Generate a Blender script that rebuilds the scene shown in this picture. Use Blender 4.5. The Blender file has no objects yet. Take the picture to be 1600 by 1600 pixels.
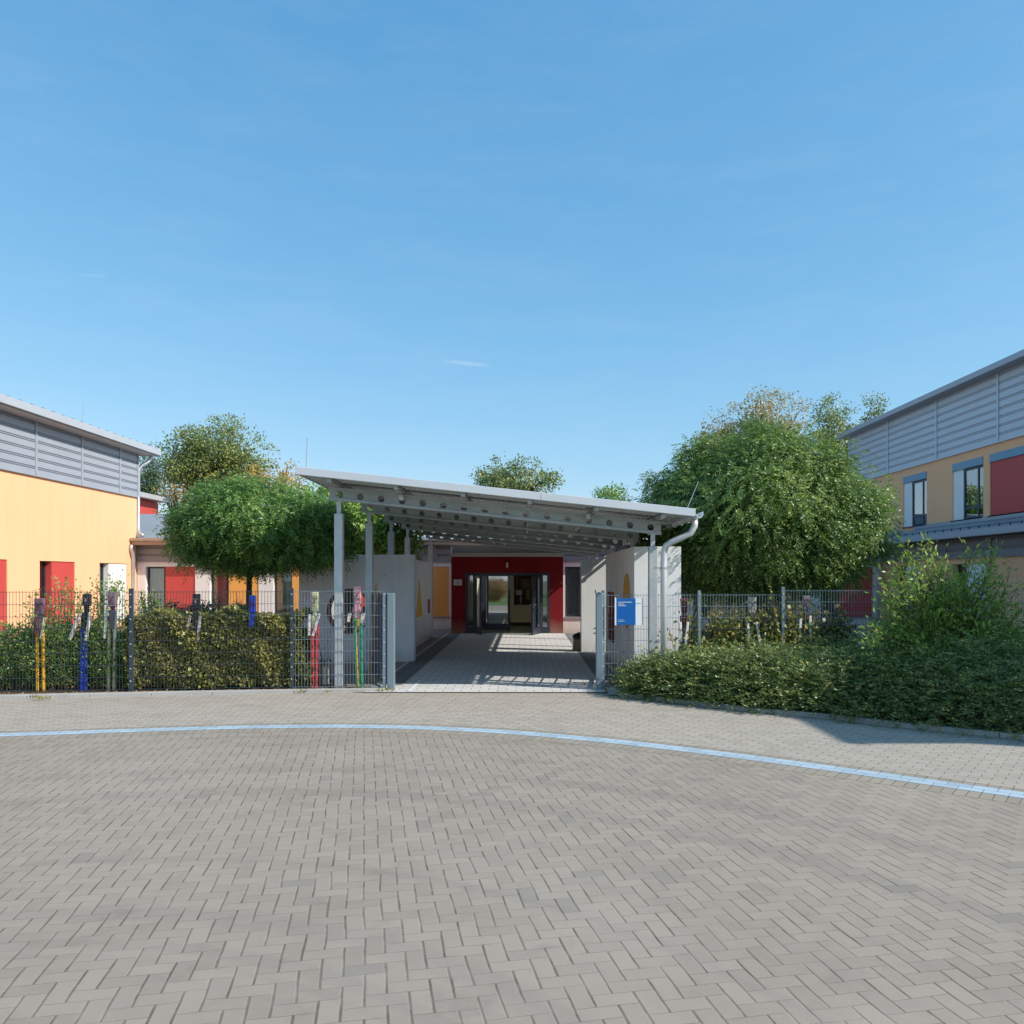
import bpy, math, random
import numpy as np
from mathutils import Vector, Matrix

random.seed(7)
RNG = np.random.default_rng(7)
scene = bpy.context.scene
COL = scene.collection
F, H, HX, HY = 1260.0, 1.87, 820.0, 903.0      # focal length in photo pixels, eye height, vanishing point

def P(x, y, Y):
    "world point at distance Y for a photo pixel"
    return Vector(((x - HX) * Y / F, Y, H + (HY - y) * Y / F))

def G(x, y):
    "ground point for a photo pixel"
    Y = H * F / (y - HY)
    return Vector(((x - HX) * Y / F, Y, 0.0))

# ------------------------------------------------------------------ materials
class NT:
    def __init__(s, name):
        s.m = bpy.data.materials.new(name); s.m.use_nodes = True
        s.t = s.m.node_tree; s.t.nodes.clear()
        s.out = s.t.nodes.new('ShaderNodeOutputMaterial')
    def n(s, typ, **kw):
        nd = s.t.nodes.new(typ)
        for k, v in kw.items():
            setattr(nd, k, v)
        return nd
    def l(s, a, b): s.t.links.new(a, b)
    def math(s, op, a, b=None, c=None):
        nd = s.n('ShaderNodeMath', operation=op)
        for i, v in enumerate((a, b, c)):
            if v is None: continue
            if isinstance(v, (int, float)): nd.inputs[i].default_value = v
            else: s.l(v, nd.inputs[i])
        return nd.outputs[0]
    def noise(s, scale, detail=4, rough=.55, vec=None, coord='Object'):
        nd = s.n('ShaderNodeTexNoise'); nd.inputs['Scale'].default_value = scale
        nd.inputs['Detail'].default_value = detail; nd.inputs['Roughness'].default_value = rough
        if vec is None:
            vec = s.n('ShaderNodeTexCoord').outputs[coord]
        s.l(vec, nd.inputs['Vector'])
        return nd.outputs['Fac']
    def ramp(s, fac, stops):
        nd = s.n('ShaderNodeValToRGB'); e = nd.color_ramp.elements
        while len(e) < len(stops): e.new(.5)
        for el, (p, c) in zip(e, stops):
            el.position = p; el.color = (*c, 1)
        s.l(fac, nd.inputs[0])
        return nd.outputs[0]
    def mix(s, fac, a, b, mode='MIX'):
        nd = s.n('ShaderNodeMix', data_type='RGBA', blend_type=mode)
        if isinstance(fac, (int, float)): nd.inputs[0].default_value = fac
        else: s.l(fac, nd.inputs[0])
        for v, i in ((a, 6), (b, 7)):
            if isinstance(v, tuple): nd.inputs[i].default_value = (*v, 1)
            else: s.l(v, nd.inputs[i])
        return nd.outputs[2]
    def bsdf(s, color, rough=.7, metal=0, spec=.5, bump=None, bstr=.2, bdist=.01):
        b = s.n('ShaderNodeBsdfPrincipled')
        if isinstance(color, tuple): b.inputs['Base Color'].default_value = (*color, 1)
        else: s.l(color, b.inputs['Base Color'])
        if isinstance(rough, (int, float)): b.inputs['Roughness'].default_value = rough
        else: s.l(rough, b.inputs['Roughness'])
        b.inputs['Metallic'].default_value = metal
        b.inputs['Specular IOR Level'].default_value = spec
        if bump is not None:
            bn = s.n('ShaderNodeBump'); bn.inputs['Strength'].default_value = bstr
            bn.inputs['Distance'].default_value = bdist
            s.l(bump, bn.inputs['Height']); s.l(bn.outputs[0], b.inputs['Normal'])
        return b
    def done(s, sh):
        s.l(sh.outputs[0] if hasattr(sh, 'outputs') else sh, s.out.inputs[0]); return s.m

def scl(c, k): return tuple(min(1, v * k) for v in c)

def mat(name, c, rough=.7, metal=0, spec=.5, var=.12, vscale=1.5, fine=40, bstr=.15, bdist=.004):
    t = NT(name)
    big = t.noise(vscale, 5)
    fin = t.noise(fine, 3)
    f = t.math('ADD', t.math('MULTIPLY', big, .65), t.math('MULTIPLY', fin, .35))
    col = t.ramp(f, [(.3, scl(c, 1 - var)), (.7, scl(c, 1 + var))])
    r = t.math('ADD', t.math('MULTIPLY', big, .2), rough - .1)
    return t.done(t.bsdf(col, r, metal, spec, fin, bstr, bdist))

def concrete_mat(name, c):
    t = NT(name)
    geo = t.n('ShaderNodeTexCoord').outputs['Object']
    mp = t.n('ShaderNodeMapping'); mp.inputs['Scale'].default_value = (1, 1, .18)
    t.l(geo, mp.inputs[0])
    streak = t.noise(5, 6, .6, mp.outputs[0]); cloud = t.noise(.9, 5, .6, geo); fin = t.noise(60, 3, .6, geo)
    f = t.math('ADD', t.math('MULTIPLY', streak, .45), t.math('ADD', t.math('MULTIPLY', cloud, .4), t.math('MULTIPLY', fin, .15)))
    col = t.ramp(f, [(.32, scl(c, .80)), (.5, c), (.68, scl(c, 1.08))])
    sz = t.n('ShaderNodeSeparateXYZ'); t.l(t.n('ShaderNodeNewGeometry').outputs['Position'], sz.inputs[0])
    low = t.n('ShaderNodeMapRange'); t.l(t.math('ADD', sz.outputs[2], t.math('MULTIPLY', streak, .5)), low.inputs['Value'])
    low.inputs['From Min'].default_value = .22; low.inputs['From Max'].default_value = .6; low.inputs['To Min'].default_value = .4; low.inputs['To Max'].default_value = 0
    col = t.mix(low.outputs[0], col, (.30, .28, .24))
    return t.done(t.bsdf(col, .85, 0, .3, fin, .12, .004))

def galv_mat(name, c, rough=.42, metal=.75):
    t = NT(name)
    v = t.n('ShaderNodeTexVoronoi'); v.inputs['Scale'].default_value = 45
    t.l(t.n('ShaderNodeTexCoord').outputs['Object'], v.inputs['Vector'])
    big = t.noise(2.2, 4)
    sp = t.n('ShaderNodeSeparateColor'); t.l(v.outputs['Color'], sp.inputs[0])
    f = t.math('ADD', t.math('MULTIPLY', sp.outputs[0], .2), t.math('MULTIPLY', big, .8))
    col = t.ramp(f, [(.25, scl(c, .82)), (.75, scl(c, 1.14))])
    r = t.math('ADD', t.math('MULTIPLY', sp.outputs[1], .2), rough - .1)
    return t.done(t.bsdf(col, r, metal, .5))

def glass_mat(name, tint=(.8, .86, .85), refl=1.0):
    t = NT(name)
    tr = t.n('ShaderNodeBsdfTransparent'); tr.inputs[0].default_value = (*tint, 1)
    gl = t.n('ShaderNodeBsdfGlossy'); gl.inputs[0].default_value = (.95, .97, 1, 1); gl.inputs[1].default_value = .01
    fr = t.n('ShaderNodeFresnel'); fr.inputs[0].default_value = 1.5
    mx = t.n('ShaderNodeMixShader')
    t.l(t.math('MINIMUM', t.math('MULTIPLY', fr.outputs[0], 2.2 * refl), .95), mx.inputs[0])
    t.l(tr.outputs[0], mx.inputs[1]); t.l(gl.outputs[0], mx.inputs[2])
    return t.done(mx)

def leaf_mat(name, stops, trans=.32, rough=.42, spec=.5):
    t = NT(name)
    at = t.n('ShaderNodeAttribute'); at.attribute_name = 'rnd'
    col = t.ramp(at.outputs['Fac'], stops)
    b = t.bsdf(col, rough, 0, spec)
    tl = t.n('ShaderNodeBsdfTranslucent')
    t.l(t.mix(.5, col, (.9, 1.0, .35), 'MULTIPLY'), tl.inputs[0])
    hs = t.n('ShaderNodeHueSaturation'); hs.inputs['Value'].default_value = 1.6
    t.l(col, hs.inputs['Color']); t.l(hs.outputs[0], tl.inputs[0])
    mx = t.n('ShaderNodeMixShader'); mx.inputs[0].default_value = trans
    t.l(b.outputs[0], mx.inputs[1]); t.l(tl.outputs[0], mx.inputs[2])
    return t.done(mx)

def paver_uv_mat(name, c, jc, bw, bh, var=.1, mortar=.006, offset=.5, stain=.12):
    t = NT(name)
    uv = t.n('ShaderNodeUVMap').outputs[0]
    wob = t.n('ShaderNodeTexNoise'); wob.inputs['Scale'].default_value = 3
    geo = t.n('ShaderNodeNewGeometry').outputs['Position']
    t.l(geo, wob.inputs['Vector'])
    br = t.n('ShaderNodeTexBrick'); br.offset = offset
    br.inputs['Scale'].default_value = 1; br.inputs['Brick Width'].default_value = bw
    br.inputs['Row Height'].default_value = bh; br.inputs['Mortar Size'].default_value = mortar
    br.inputs['Mortar Smooth'].default_value = .3; br.inputs['Bias'].default_value = 0
    br.inputs['Color1'].default_value = (0, 0, 0, 1); br.inputs['Color2'].default_value = (1, 1, 1, 1)
    br.inputs['Mortar'].default_value = (.5, .5, .5, 1)
    t.l(uv, br.inputs['Vector'])
    sp = t.n('ShaderNodeSeparateColor'); t.l(br.outputs['Color'], sp.inputs[0])
    cloud = t.noise(.55, 6, .6, geo); fin = t.noise(90, 3, .7, geo); mid = t.noise(6, 5, .65, geo)
    f = t.math('ADD', t.math('MULTIPLY', sp.outputs[0], .3), t.math('ADD', t.math('MULTIPLY', cloud, .35), t.math('ADD', t.math('MULTIPLY', fin, .2), t.math('MULTIPLY', mid, .25))))
    col = t.ramp(f, [(.28, scl(c, 1 - var - stain * .5)), (.55, c), (.8, scl(c, 1 + var))])
    jn = t.ramp(t.noise(8, 3, .6, geo), [(.35, jc), (.7, scl(jc, 2.2))])
    spot = t.math('MULTIPLY', t.ramp(t.noise(1.3, 6, .7, geo), [(.57, (0, 0, 0)), (.75, (1, 1, 1))]), .35)
    col = t.mix(spot, col, scl(c, .5))
    col = t.mix(br.outputs['Fac'], col, jn)
    hgt = t.math('ADD', t.math('MULTIPLY', br.outputs['Fac'], -1), t.math('MULTIPLY', fin, .25))
    return t.done(t.bsdf(col, .88, 0, .25, hgt, .5, .004))

def herringbone_mat(name, c, jc, unit=.1, ang=11.3):
    t = NT(name)
    geo = t.n('ShaderNodeNewGeometry').outputs['Position']
    # slight laying irregularity
    wn = t.n('ShaderNodeTexNoise'); wn.inputs['Scale'].default_value = 1.7; wn.inputs['Detail'].default_value = 2
    t.l(geo, wn.inputs['Vector'])
    sub = t.n('ShaderNodeVectorMath', operation='SUBTRACT'); t.l(wn.outputs['Color'], sub.inputs[0]); sub.inputs[1].default_value = (.5, .5, .5)
    sc = t.n('ShaderNodeVectorMath', operation='SCALE'); t.l(sub.outputs[0], sc.inputs[0]); sc.inputs['Scale'].default_value = .035
    ad = t.n('ShaderNodeVectorMath', operation='ADD'); t.l(geo, ad.inputs[0]); t.l(sc.outputs[0], ad.inputs[1])
    rot = t.n('ShaderNodeVectorRotate', rotation_type='Z_AXIS'); rot.inputs['Angle'].default_value = -math.radians(ang)
    t.l(ad.outputs[0], rot.inputs['Vector'])
    sx = t.n('ShaderNodeSeparateXYZ'); t.l(rot.outputs[0], sx.inputs[0])
    u = t.math('MULTIPLY', sx.outputs[0], 1 / unit); v = t.math('MULTIPLY', sx.outputs[1], 1 / unit)
    i = t.math('FLOOR', u); j = t.math('FLOOR', v)
    fu = t.math('FRACT', u); fv = t.math('FRACT', v)
    k = t.math('FLOORED_MODULO', t.math('SUBTRACT', i, j), 4.0)
    def eq(n): return t.math('COMPARE', k, float(n), .3)
    k0, k1, k2, k3 = eq(0), eq(1), eq(2), eq(3)
    iu, iv = t.math('SUBTRACT', 1.0, fu), t.math('SUBTRACT', 1.0, fv)
    left = t.math('ADD', fu, t.math('MULTIPLY', k1, 9)); right = t.math('ADD', iu, t.math('MULTIPLY', k0, 9))
    bot = t.math('ADD', fv, t.math('MULTIPLY', k2, 9)); top = t.math('ADD', iv, t.math('MULTIPLY', k3, 9))
    d = t.math('MINIMUM', t.math('MULTIPLY', t.math('MINIMUM', left, right), .64), t.math('MULTIPLY', t.math('MINIMUM', bot, top), 2.5))
    jw = t.math('ADD', t.math('MULTIPLY', t.noise(2.5, 3, .6, geo), .05), .012)
    mr = t.n('ShaderNodeMapRange', interpolation_type='SMOOTHSTEP')
    t.l(d, mr.inputs['Value']); mr.inputs['From Min'].default_value = .012; t.l(t.math('ADD', jw, .025), mr.inputs['From Max'])
    mr.inputs['To Min'].default_value = 1; mr.inputs['To Max'].default_value = 0
    joint = mr.outputs[0]
    bi = t.math('SUBTRACT', i, k1); bj = t.math('SUBTRACT', j, k2)
    cv = t.n('ShaderNodeCombineXYZ'); t.l(bi, cv.inputs[0]); t.l(bj, cv.inputs[1])
    wh = t.n('ShaderNodeTexWhiteNoise', noise_dimensions='2D'); t.l(cv.outputs[0], wh.inputs['Vector'])
    cloud = t.noise(.45, 6, .62, geo); fin = t.noise(110, 3, .7, geo); mid = t.noise(7, 4, .65, geo)
    f = t.math('ADD', t.math('MULTIPLY', wh.outputs[0], .15), t.math('ADD', t.math('MULTIPLY', cloud, .42), t.math('ADD', t.math('MULTIPLY', fin, .22), t.math('MULTIPLY', mid, .2))))
    col = t.ramp(f, [(.30, scl(c, .80)), (.52, c), (.75, scl(c, 1.13))])
    jn = t.ramp(t.noise(9, 3, .6, geo), [(.3, jc), (.55, scl(jc, 1.6)), (.75, (.16, .15, .10))])
    odd = t.math('MULTIPLY', t.math('GREATER_THAN', wh.outputs[0], .982), .35)
    col = t.mix(odd, col, (.15, .145, .14))
    vd = t.n('ShaderNodeVectorMath', operation='DISTANCE'); t.l(geo, vd.inputs[0]); vd.inputs[1].default_value = (-2.3, 1.2, 0)
    arc = t.n('ShaderNodeTexNoise', noise_dimensions='1D'); arc.inputs['Scale'].default_value = 2.3; arc.inputs['Detail'].default_value = 3; t.l(vd.outputs['Value'], arc.inputs['W'])
    tyre = t.math('MULTIPLY', t.ramp(arc.outputs['Fac'], [(.52, (0, 0, 0)), (.66, (1, 1, 1))]), t.math('MULTIPLY', t.noise(.8, 5, .7, geo), .38))
    col = t.mix(tyre, col, (.16, .15, .135))
    spot = t.math('MULTIPLY', t.ramp(t.noise(1.9, 6, .7, geo), [(.57, (0, 0, 0)), (.74, (1, 1, 1))]), .34)
    col = t.mix(spot, col, (.13, .12, .105))
    pale = t.math('MULTIPLY', t.ramp(t.noise(.33, 4, .6, geo), [(.5, (0, 0, 0)), (.75, (1, 1, 1))]), .25)
    col = t.mix(pale, col, (.46, .42, .36))
    sand = t.ramp(t.noise(3.3, 5, .7, geo), [(.38, (.25, .25, .25)), (.60, (1, 1, 1))])
    col = t.mix(t.math('MULTIPLY', joint, sand), col, jn)
    hgt = t.math('ADD', t.math('MULTIPLY', joint, -1), t.math('ADD', t.math('MULTIPLY', fin, .2), t.math('MULTIPLY', wh.outputs[0], .15)))
    return t.done(t.bsdf(col, .88, 0, .25, hgt, .55, .004))

def roof_mat(name, c, axis=1, pitch=.34):
    t = NT(name)
    co = t.n('ShaderNodeTexCoord').outputs['Object']
    sx = t.n('ShaderNodeSeparateXYZ'); t.l(co, sx.inputs[0])
    fr = t.math('FRACT', t.math('MULTIPLY', sx.outputs[axis], 1 / pitch))
    fr2 = t.math('FRACT', t.math('MULTIPLY', sx.outputs[1 - axis], 1 / .3))
    ln = t.math('MAXIMUM', t.math('GREATER_THAN', fr, .9), t.math('MULTIPLY', t.math('GREATER_THAN', fr2, .95), .6))
    col = t.ramp(t.noise(3, 5), [(.3, scl(c, .85)), (.7, scl(c, 1.12))])
    col = t.mix(ln, col, scl(c, .45))
    return t.done(t.bsdf(col, .55, 0, .5, t.math('MULTIPLY', fr, 1), .5, .02))

def render_mat(name, c, k=.10):
    t = NT(name)
    geo = t.n('ShaderNodeNewGeometry').outputs['Position']
    mp = t.n('ShaderNodeMapping'); mp.inputs['Scale'].default_value = (1, 1, .09); t.l(geo, mp.inputs[0])
    streak = t.noise(3.2, 6, .65, mp.outputs[0]); cloud = t.noise(.7, 5, .6, geo); fin = t.noise(170, 2, .6, geo)
    f = t.math('ADD', t.math('MULTIPLY', streak, .5), t.math('ADD', t.math('MULTIPLY', cloud, .35), t.math('MULTIPLY', fin, .15)))
    col = t.ramp(f, [(.33, scl(c, 1 - k)), (.5, c), (.7, scl(c, 1 + k * .4))])
    sx = t.n('ShaderNodeSeparateXYZ'); t.l(geo, sx.inputs[0])
    low = t.n('ShaderNodeMapRange'); t.l(t.math('ADD', sx.outputs[2], t.math('MULTIPLY', streak, .5)), low.inputs['Value'])
    low.inputs['From Min'].default_value = .25; low.inputs['From Max'].default_value = .75; low.inputs['To Min'].default_value = .45; low.inputs['To Max'].default_value = 0
    col = t.mix(low.outputs[0], col, (.30, .26, .20))
    return t.done(t.bsdf(col, .9, 0, .3, fin, .3, .004))
YEL = (.88, .485, .265)
M = dict(
    yellow=render_mat('yellow_render', YEL, .07),
    red=mat('red_panel_paint', (.52, .062, .052), .6, var=.06, fine=120),
    darkred=render_mat('dark_red_render', (.19, .008, .012), .12),
    white=render_mat('white_render', (.76, .72, .68), .08),
    whitepanel=mat('white_panel_paint', (.78, .77, .74), .6, var=.04),
    orange=mat('orange_panel_paint', (.78, .36, .085), .65, var=.06),
    clad=mat('grey_cladding_metal', (.37, .395, .44), .5, .2, var=.06),
    cladr=mat('blue_grey_cladding_metal', (.50, .555, .62), .5, .2, var=.06),
    cladb=mat('dark_grey_band_metal', (.25, .23, .235), .55, .1, var=.08),
    fascia=mat('pale_fascia_metal', (.47, .49, .52), .45, .2, var=.05),
    soffit=mat('soffit_board', (.42, .41, .40), .7, var=.06),
    brown=mat('copper_brown_fascia', (.40, .29, .22), .5, .2, var=.08),
    zinc=galv_mat('zinc_pipe', (.52, .54, .56), .4, .6),
    galv=galv_mat('galvanised_steel', (.56, .59, .61), .5, .45),
    beam=galv_mat('galvanised_beam', (.44, .46, .475), .45, .45),
    deck=galv_mat('corrugated_deck', (.34, .365, .37), .32, .65),
    canopy=mat('canopy_edge_metal', (.70, .71, .74), .4, .25, var=.03),
    concrete=concrete_mat('fair_faced_concrete', (.80, .815, .85)),
    concretew=concrete_mat('pale_concrete', (.83, .83, .82)),
    roof=roof_mat('grey_roof_tiles', (.30, .32, .34)),
    roofx=roof_mat('blue_grey_roof_tiles', (.26, .30, .34), 0),
    frame=mat('dark_window_frame', (.025, .032, .05), .4, var=.1),
    bluebox=mat('blue_shutter_box', (.16, .30, .41), .5, .1, var=.05),
    sill=mat('metal_sill', (.33, .35, .38), .45, .3, var=.05),
    glass=glass_mat('window_glass'),
    glassr=glass_mat('mirror_window_glass', (.5, .55, .55), 1.5),
    doorglass=glass_mat('door_glass', (.9, .92, .88), 2.0),
    curtain=mat('grey_curtain', (.45, .45, .45), .9),
    curtainw=mat('white_curtain', (.75, .75, .73), .9),
    cream=mat('cream_paint', (.86, .80, .60), .8, var=.03),
    innerfloor=mat('linoleum', (.16, .17, .10), .25, var=.1),
    dark=mat('dark_interior', (.05, .05, .05), .9),
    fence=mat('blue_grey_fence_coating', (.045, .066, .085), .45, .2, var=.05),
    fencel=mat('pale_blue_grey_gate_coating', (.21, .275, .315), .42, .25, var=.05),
    navy=mat('navy_gate_coating', (.05, .07, .11), .45, .2, var=.06),
    bolt=mat('bright_bolt', (.8, .8, .8), .3, .5),
    kerb=mat('kerb_concrete', (.40, .39, .37), .9, var=.15, vscale=3),
    soil=mat('soil', (.095, .068, .045), .95, var=.5, vscale=6, fine=60, bstr=.8, bdist=.02),
    lawn=mat('lawn_grass', (.08, .15, .035), .95, var=.4, vscale=8, fine=80, bstr=.8, bdist=.02),
    earth=mat('earth_ground', (.17, .15, .10), .95, var=.3, vscale=1, fine=30, bstr=.5),
    bark=mat('bark', (.075, .055, .042), .95, var=.35, vscale=10, fine=50, bstr=.9, bdist=.01),
    twig=mat('twig_wood', (.14, .085, .05), .9, var=.25),
    ochre=mat('ochre_paint', (.72, .40, .08), .7, var=.05),
    yellowpaint=mat('yellow_paint', (.85, .50, .06), .6, var=.05),
    salmon=mat('salmon_paint', (.92, .33, .24), .7, var=.05),
    rust=mat('red_brown_paint', (.22, .075, .06), .7, var=.1),
    pinkslot=mat('faded_red_paint', (.45, .14, .11), .7, var=.1),
    creamy=mat('cream_white_paint', (.9, .87, .76), .7, var=.04),
    olive=mat('olive_wood', (.16, .14, .07), .8, var=.4, vscale=7),
    signblue=mat('sign_blue', (.0, .115, .42), .35, var=.03),
    signwhite=mat('sign_white', (.82, .84, .86), .4, var=.02),
    text=mat('white_lettering', (.9, .9, .9), .5, var=.0),
    plaque=mat('plaque_metal', (.60, .60, .60), .4, .2, var=.04),
    greyink=mat('grey_ink', (.2, .2, .2), .7),
    wood=mat('weathered_wood', (.36, .24, .13), .85, var=.25, vscale=6),
    black=mat('black_plastic', (.015, .015, .017), .5),
    stone=mat('grey_granite', (.20, .21, .23), .85, var=.3, vscale=8, bstr=.6),
    poster=mat('noticeboard_black', (.018, .018, .016), .6),
    posterr=mat('poster_red', (.28, .02, .02), .6), posterg=mat('poster_green', (.10, .13, .06), .6),
    postery=mat('poster_yellow', (.28, .20, .04), .6), paper=mat('paper', (.55, .55, .45), .7),
    whitetable=mat('white_plastic', (.82, .82, .82), .4, var=.02),
    lamp=mat('lamp_glass', (.55, .53, .48), .3),
    road=herringbone_mat('herringbone_pavers', (.322, .276, .226), (.105, .088, .068)),
    walk=paver_uv_mat('running_bond_pavers', (.395, .35, .295), (.15, .13, .10), .2, .1),
    header=paver_uv_mat('header_pavers', (.315, .275, .222), (.105, .088, .066), .1, 10.0, mortar=.005, offset=0),
    blue=paver_uv_mat('pale_blue_pavers', (.37, .47, .53), (.14, .17, .19), .2, .1175, var=.14, mortar=.005),
    path=paver_uv_mat('grey_slab_pavers', (.60, .59, .57), (.09, .09, .09), .3, .2, var=.08, mortar=.006),
    darkstrip=paver_uv_mat('anthracite_pavers', (.21, .212, .225), (.06, .06, .06), .2, .2, var=.1),
    yard=paver_uv_mat('reddish_yard_pavers', (.36, .30, .27), (.09, .08, .07), .2, .1),
)

# ------------------------------------------------------------------ mesh builder
class MB:
    def __init__(s): s.v = []; s.f = []; s.mi = []; s.uv = None
    def add(s, vs, fs, mi=0):
        b = len(s.v); s.v += [tuple(v) for v in vs]
        s.f += [tuple(i + b for i in f) for f in fs]; s.mi += [mi] * len(fs)
        return s
    def hexa(s, c, mi=0):
        return s.add(c, [(0, 3, 2, 1), (4, 5, 6, 7), (0, 1, 5, 4), (1, 2, 6, 5), (2, 3, 7, 6), (3, 0, 4, 7)], mi)
    def box(s, x0, x1, y0, y1, z0, z1, mi=0):
        if x0 > x1: x0, x1 = x1, x0
        if y0 > y1: y0, y1 = y1, y0
        if z0 > z1: z0, z1 = z1, z0
        return s.hexa([(x0, y0, z0), (x1, y0, z0), (x1, y1, z0), (x0, y1, z0), (x0, y0, z1), (x1, y0, z1), (x1, y1, z1), (x0, y1, z1)], mi)
    def bar(s, p, q, w, d, w2=None, up=(0, 1, 0), mi=0):
        "beam from p to q; w across (in the plane square to up), d along up"
        p, q = Vector(p), Vector(q); a = (q - p).normalized(); u = Vector(up)
        x = a.cross(u).normalized(); y = x.cross(a).normalized()
        w2 = w if w2 is None else w2; c = []
        for pt, ww in ((p, w), (q, w2)):
            for sx, sy in ((-1, -1), (1, -1), (1, 1), (-1, 1)):
                c.append(pt + x * (sx * ww / 2) + y * (sy * d / 2))
        return s.hexa(c, mi)
    def tube(s, pts, r, n=8, mi=0, cap=True):
        pts = [Vector(p) for p in pts]
        rs = r if isinstance(r, (list, tuple)) else [r] * len(pts)
        a0 = (pts[1] - pts[0]).normalized()
        ref = Vector((0, 0, 1)) if abs(a0.z) < .9 else Vector((1, 0, 0))
        x = a0.cross(ref).normalized(); vs = []; fs = []
        for k, p in enumerate(pts):
            if k == 0: a = a0
            elif k == len(pts) - 1: a = (pts[k] - pts[k - 1]).normalized()
            else: a = ((pts[k + 1] - p).normalized() + (p - pts[k - 1]).normalized()).normalized()
            x = (x - a * x.dot(a)).normalized(); y = a.cross(x)
            for i in range(n):
                t = 2 * math.pi * i / n
                vs.append(p + (x * math.cos(t) + y * math.sin(t)) * rs[k])
        for k in range(len(pts) - 1):
            for i in range(n):
                j = (i + 1) % n
                fs.append((k * n + i, k * n + j, (k + 1) * n + j, (k + 1) * n + i))
        if cap:
            fs.append(tuple(range(n - 1, -1, -1))); m = (len(pts) - 1) * n
            fs.append(tuple(m + i for i in range(n)))
        return s.add(vs, fs, mi)
    def prism(s, poly, axis, a, b, mi=0):
        "extrude 2-D polygon along axis ('x': poly=(y,z), 'y': (x,z), 'z': (x,y))"
        def mk(p, t):
            return {'x': (t, p[0], p[1]), 'y': (p[0], t, p[1]), 'z': (p[0], p[1], t)}[axis]
        n = len(poly); vs = [mk(p, a) for p in poly] + [mk(p, b) for p in poly]
        fs = [tuple(range(n)), tuple(range(2 * n - 1, n - 1, -1))]
        for i in range(n):
            j = (i + 1) % n; fs.append((i, n + i, n + j, j))
        return s.add(vs, fs, mi)
    def build(s, name, m, parent=None, smooth=False, bevel=0, fixn=True):
        me = bpy.data.meshes.new(name)
        off = Vector((0, 0, 0)); q = parent
        while q is not None: off += q.location; q = q.parent
        me.from_pydata([tuple(Vector(v) - off) for v in s.v], [], s.f)
        for mm in (m if isinstance(m, (list, tuple)) else [m]): me.materials.append(mm)
        me.polygons.foreach_set('material_index', s.mi)
        if fixn:
            import bmesh
            bm = bmesh.new(); bm.from_mesh(me); bmesh.ops.recalc_face_normals(bm, faces=bm.faces); bm.to_mesh(me); bm.free()
        if smooth: me.polygons.foreach_set('use_smooth', [True] * len(me.polygons))
        o = bpy.data.objects.new(name, me); COL.objects.link(o)
        if parent is not None: o.parent = parent
        if bevel:
            md = o.modifiers.new('bevel', 'BEVEL'); md.width = bevel; md.segments = 2; md.limit_method = 'ANGLE'
        return o

def tag(o, label, cat, group=None, kind=None):
    if label: o['label'] = label
    if cat: o['category'] = cat
    if group: o['group'] = group
    if kind: o['kind'] = kind
    return o
def thing(name, loc, label, cat, group=None):
    o = bpy.data.objects.new(name, None); o.empty_display_size = .2
    COL.objects.link(o); o.location = loc
    return tag(o, label, cat, group)

def sheet(name, pts, uvs, faces, m, label=None, kind='structure', cat=None):
    me = bpy.data.meshes.new(name); me.from_pydata([tuple(p) for p in pts], [], faces)
    uvl = me.uv_layers.new(name='UVMap')
    for lp in me.loops: uvl.data[lp.index].uv = uvs[lp.vertex_index]
    me.materials.append(m)
    o = bpy.data.objects.new(name, me); COL.objects.link(o)
    if kind: o['kind'] = kind
    if label: o['label'] = label
    if cat: o['category'] = cat
    return o

# ------------------------------------------------------------------ ground
def rect_sheet(name, x0, x1, y0, y1, z, m, label, rot=False):
    pts = [(x0, y0, z), (x1, y0, z), (x1, y1, z), (x0, y1, z)]
    uv = [(p[1], p[0]) if rot else (p[0], p[1]) for p in pts]
    return sheet(name, pts, uv, [(0, 1, 2, 3)], m, label)

rect_sheet('ground', -400, 400, -400, 600, -.03, M['earth'], 'bare earth and grass ground around the school')
rect_sheet('road', -45, 45, 2.4, 12, -.012, M['road'], 'grey herringbone paved turning circle in the foreground')
rect_sheet('lawn', -45, 45, -40, 2.4, -.016, M['lawn'], 'green lawn behind the viewer across the road')

ix = [(-5.97, 9.59), (-4.7, 9.86), (-3.35, 10.06), (-1.856, 10.05), (-1.09, 9.95), (-.35, 9.78), (.594, 9.35), (1.717, 8.76), (2.658, 8.07), (3.444, 7.456), (4.127, 6.99)]
cf = np.polyfit([p[0] for p in ix], [p[1] for p in ix], 4)
def curveY(x):
    xl, xr = -6.0, 4.2
    d = np.polyder(cf)
    if x < xl: return float(np.polyval(cf, xl) + (np.polyval(d, xl) + .02) * (x - xl) - .01 * (x - xl) ** 2)
    if x > xr: return float(np.polyval(cf, xr) + np.polyval(d, xr) * (x - xr))
    return float(np.polyval(cf, x))
cx = np.linspace(-16, 10, 200)
cpts = [Vector((x, curveY(x), 0)) for x in cx]
def offset_strip(name, v0, v1, z, m, label, nv=1, voff=0.0):
    pts = []; uvs = []; fs = []; acc = 0
    for k, p in enumerate(cpts):
        a = cpts[max(0, k - 1)]; b = cpts[min(len(cpts) - 1, k + 1)]
        t = (b - a).normalized(); n = Vector((-t.y, t.x, 0))
        if k: acc += (p - cpts[k - 1]).length
        for q in range(nv + 1):
            v = v0 + (v1 - v0) * q / nv
            w = p + n * v; pts.append((w.x, w.y, z)); uvs.append((acc, v - v0 + voff))
    w = nv + 1
    for k in range(len(cpts) - 1):
        for q in range(nv):
            fs.append((k * w + q, (k + 1) * w + q, (k + 1) * w + q + 1, k * w + q + 1))
    return sheet(name, pts, uvs, fs, m, label)
offset_strip('sidewalk', .34, 5.2, -.0085, M['walk'], 'pale grey running bond pavement outside the fence', 1)
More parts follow.
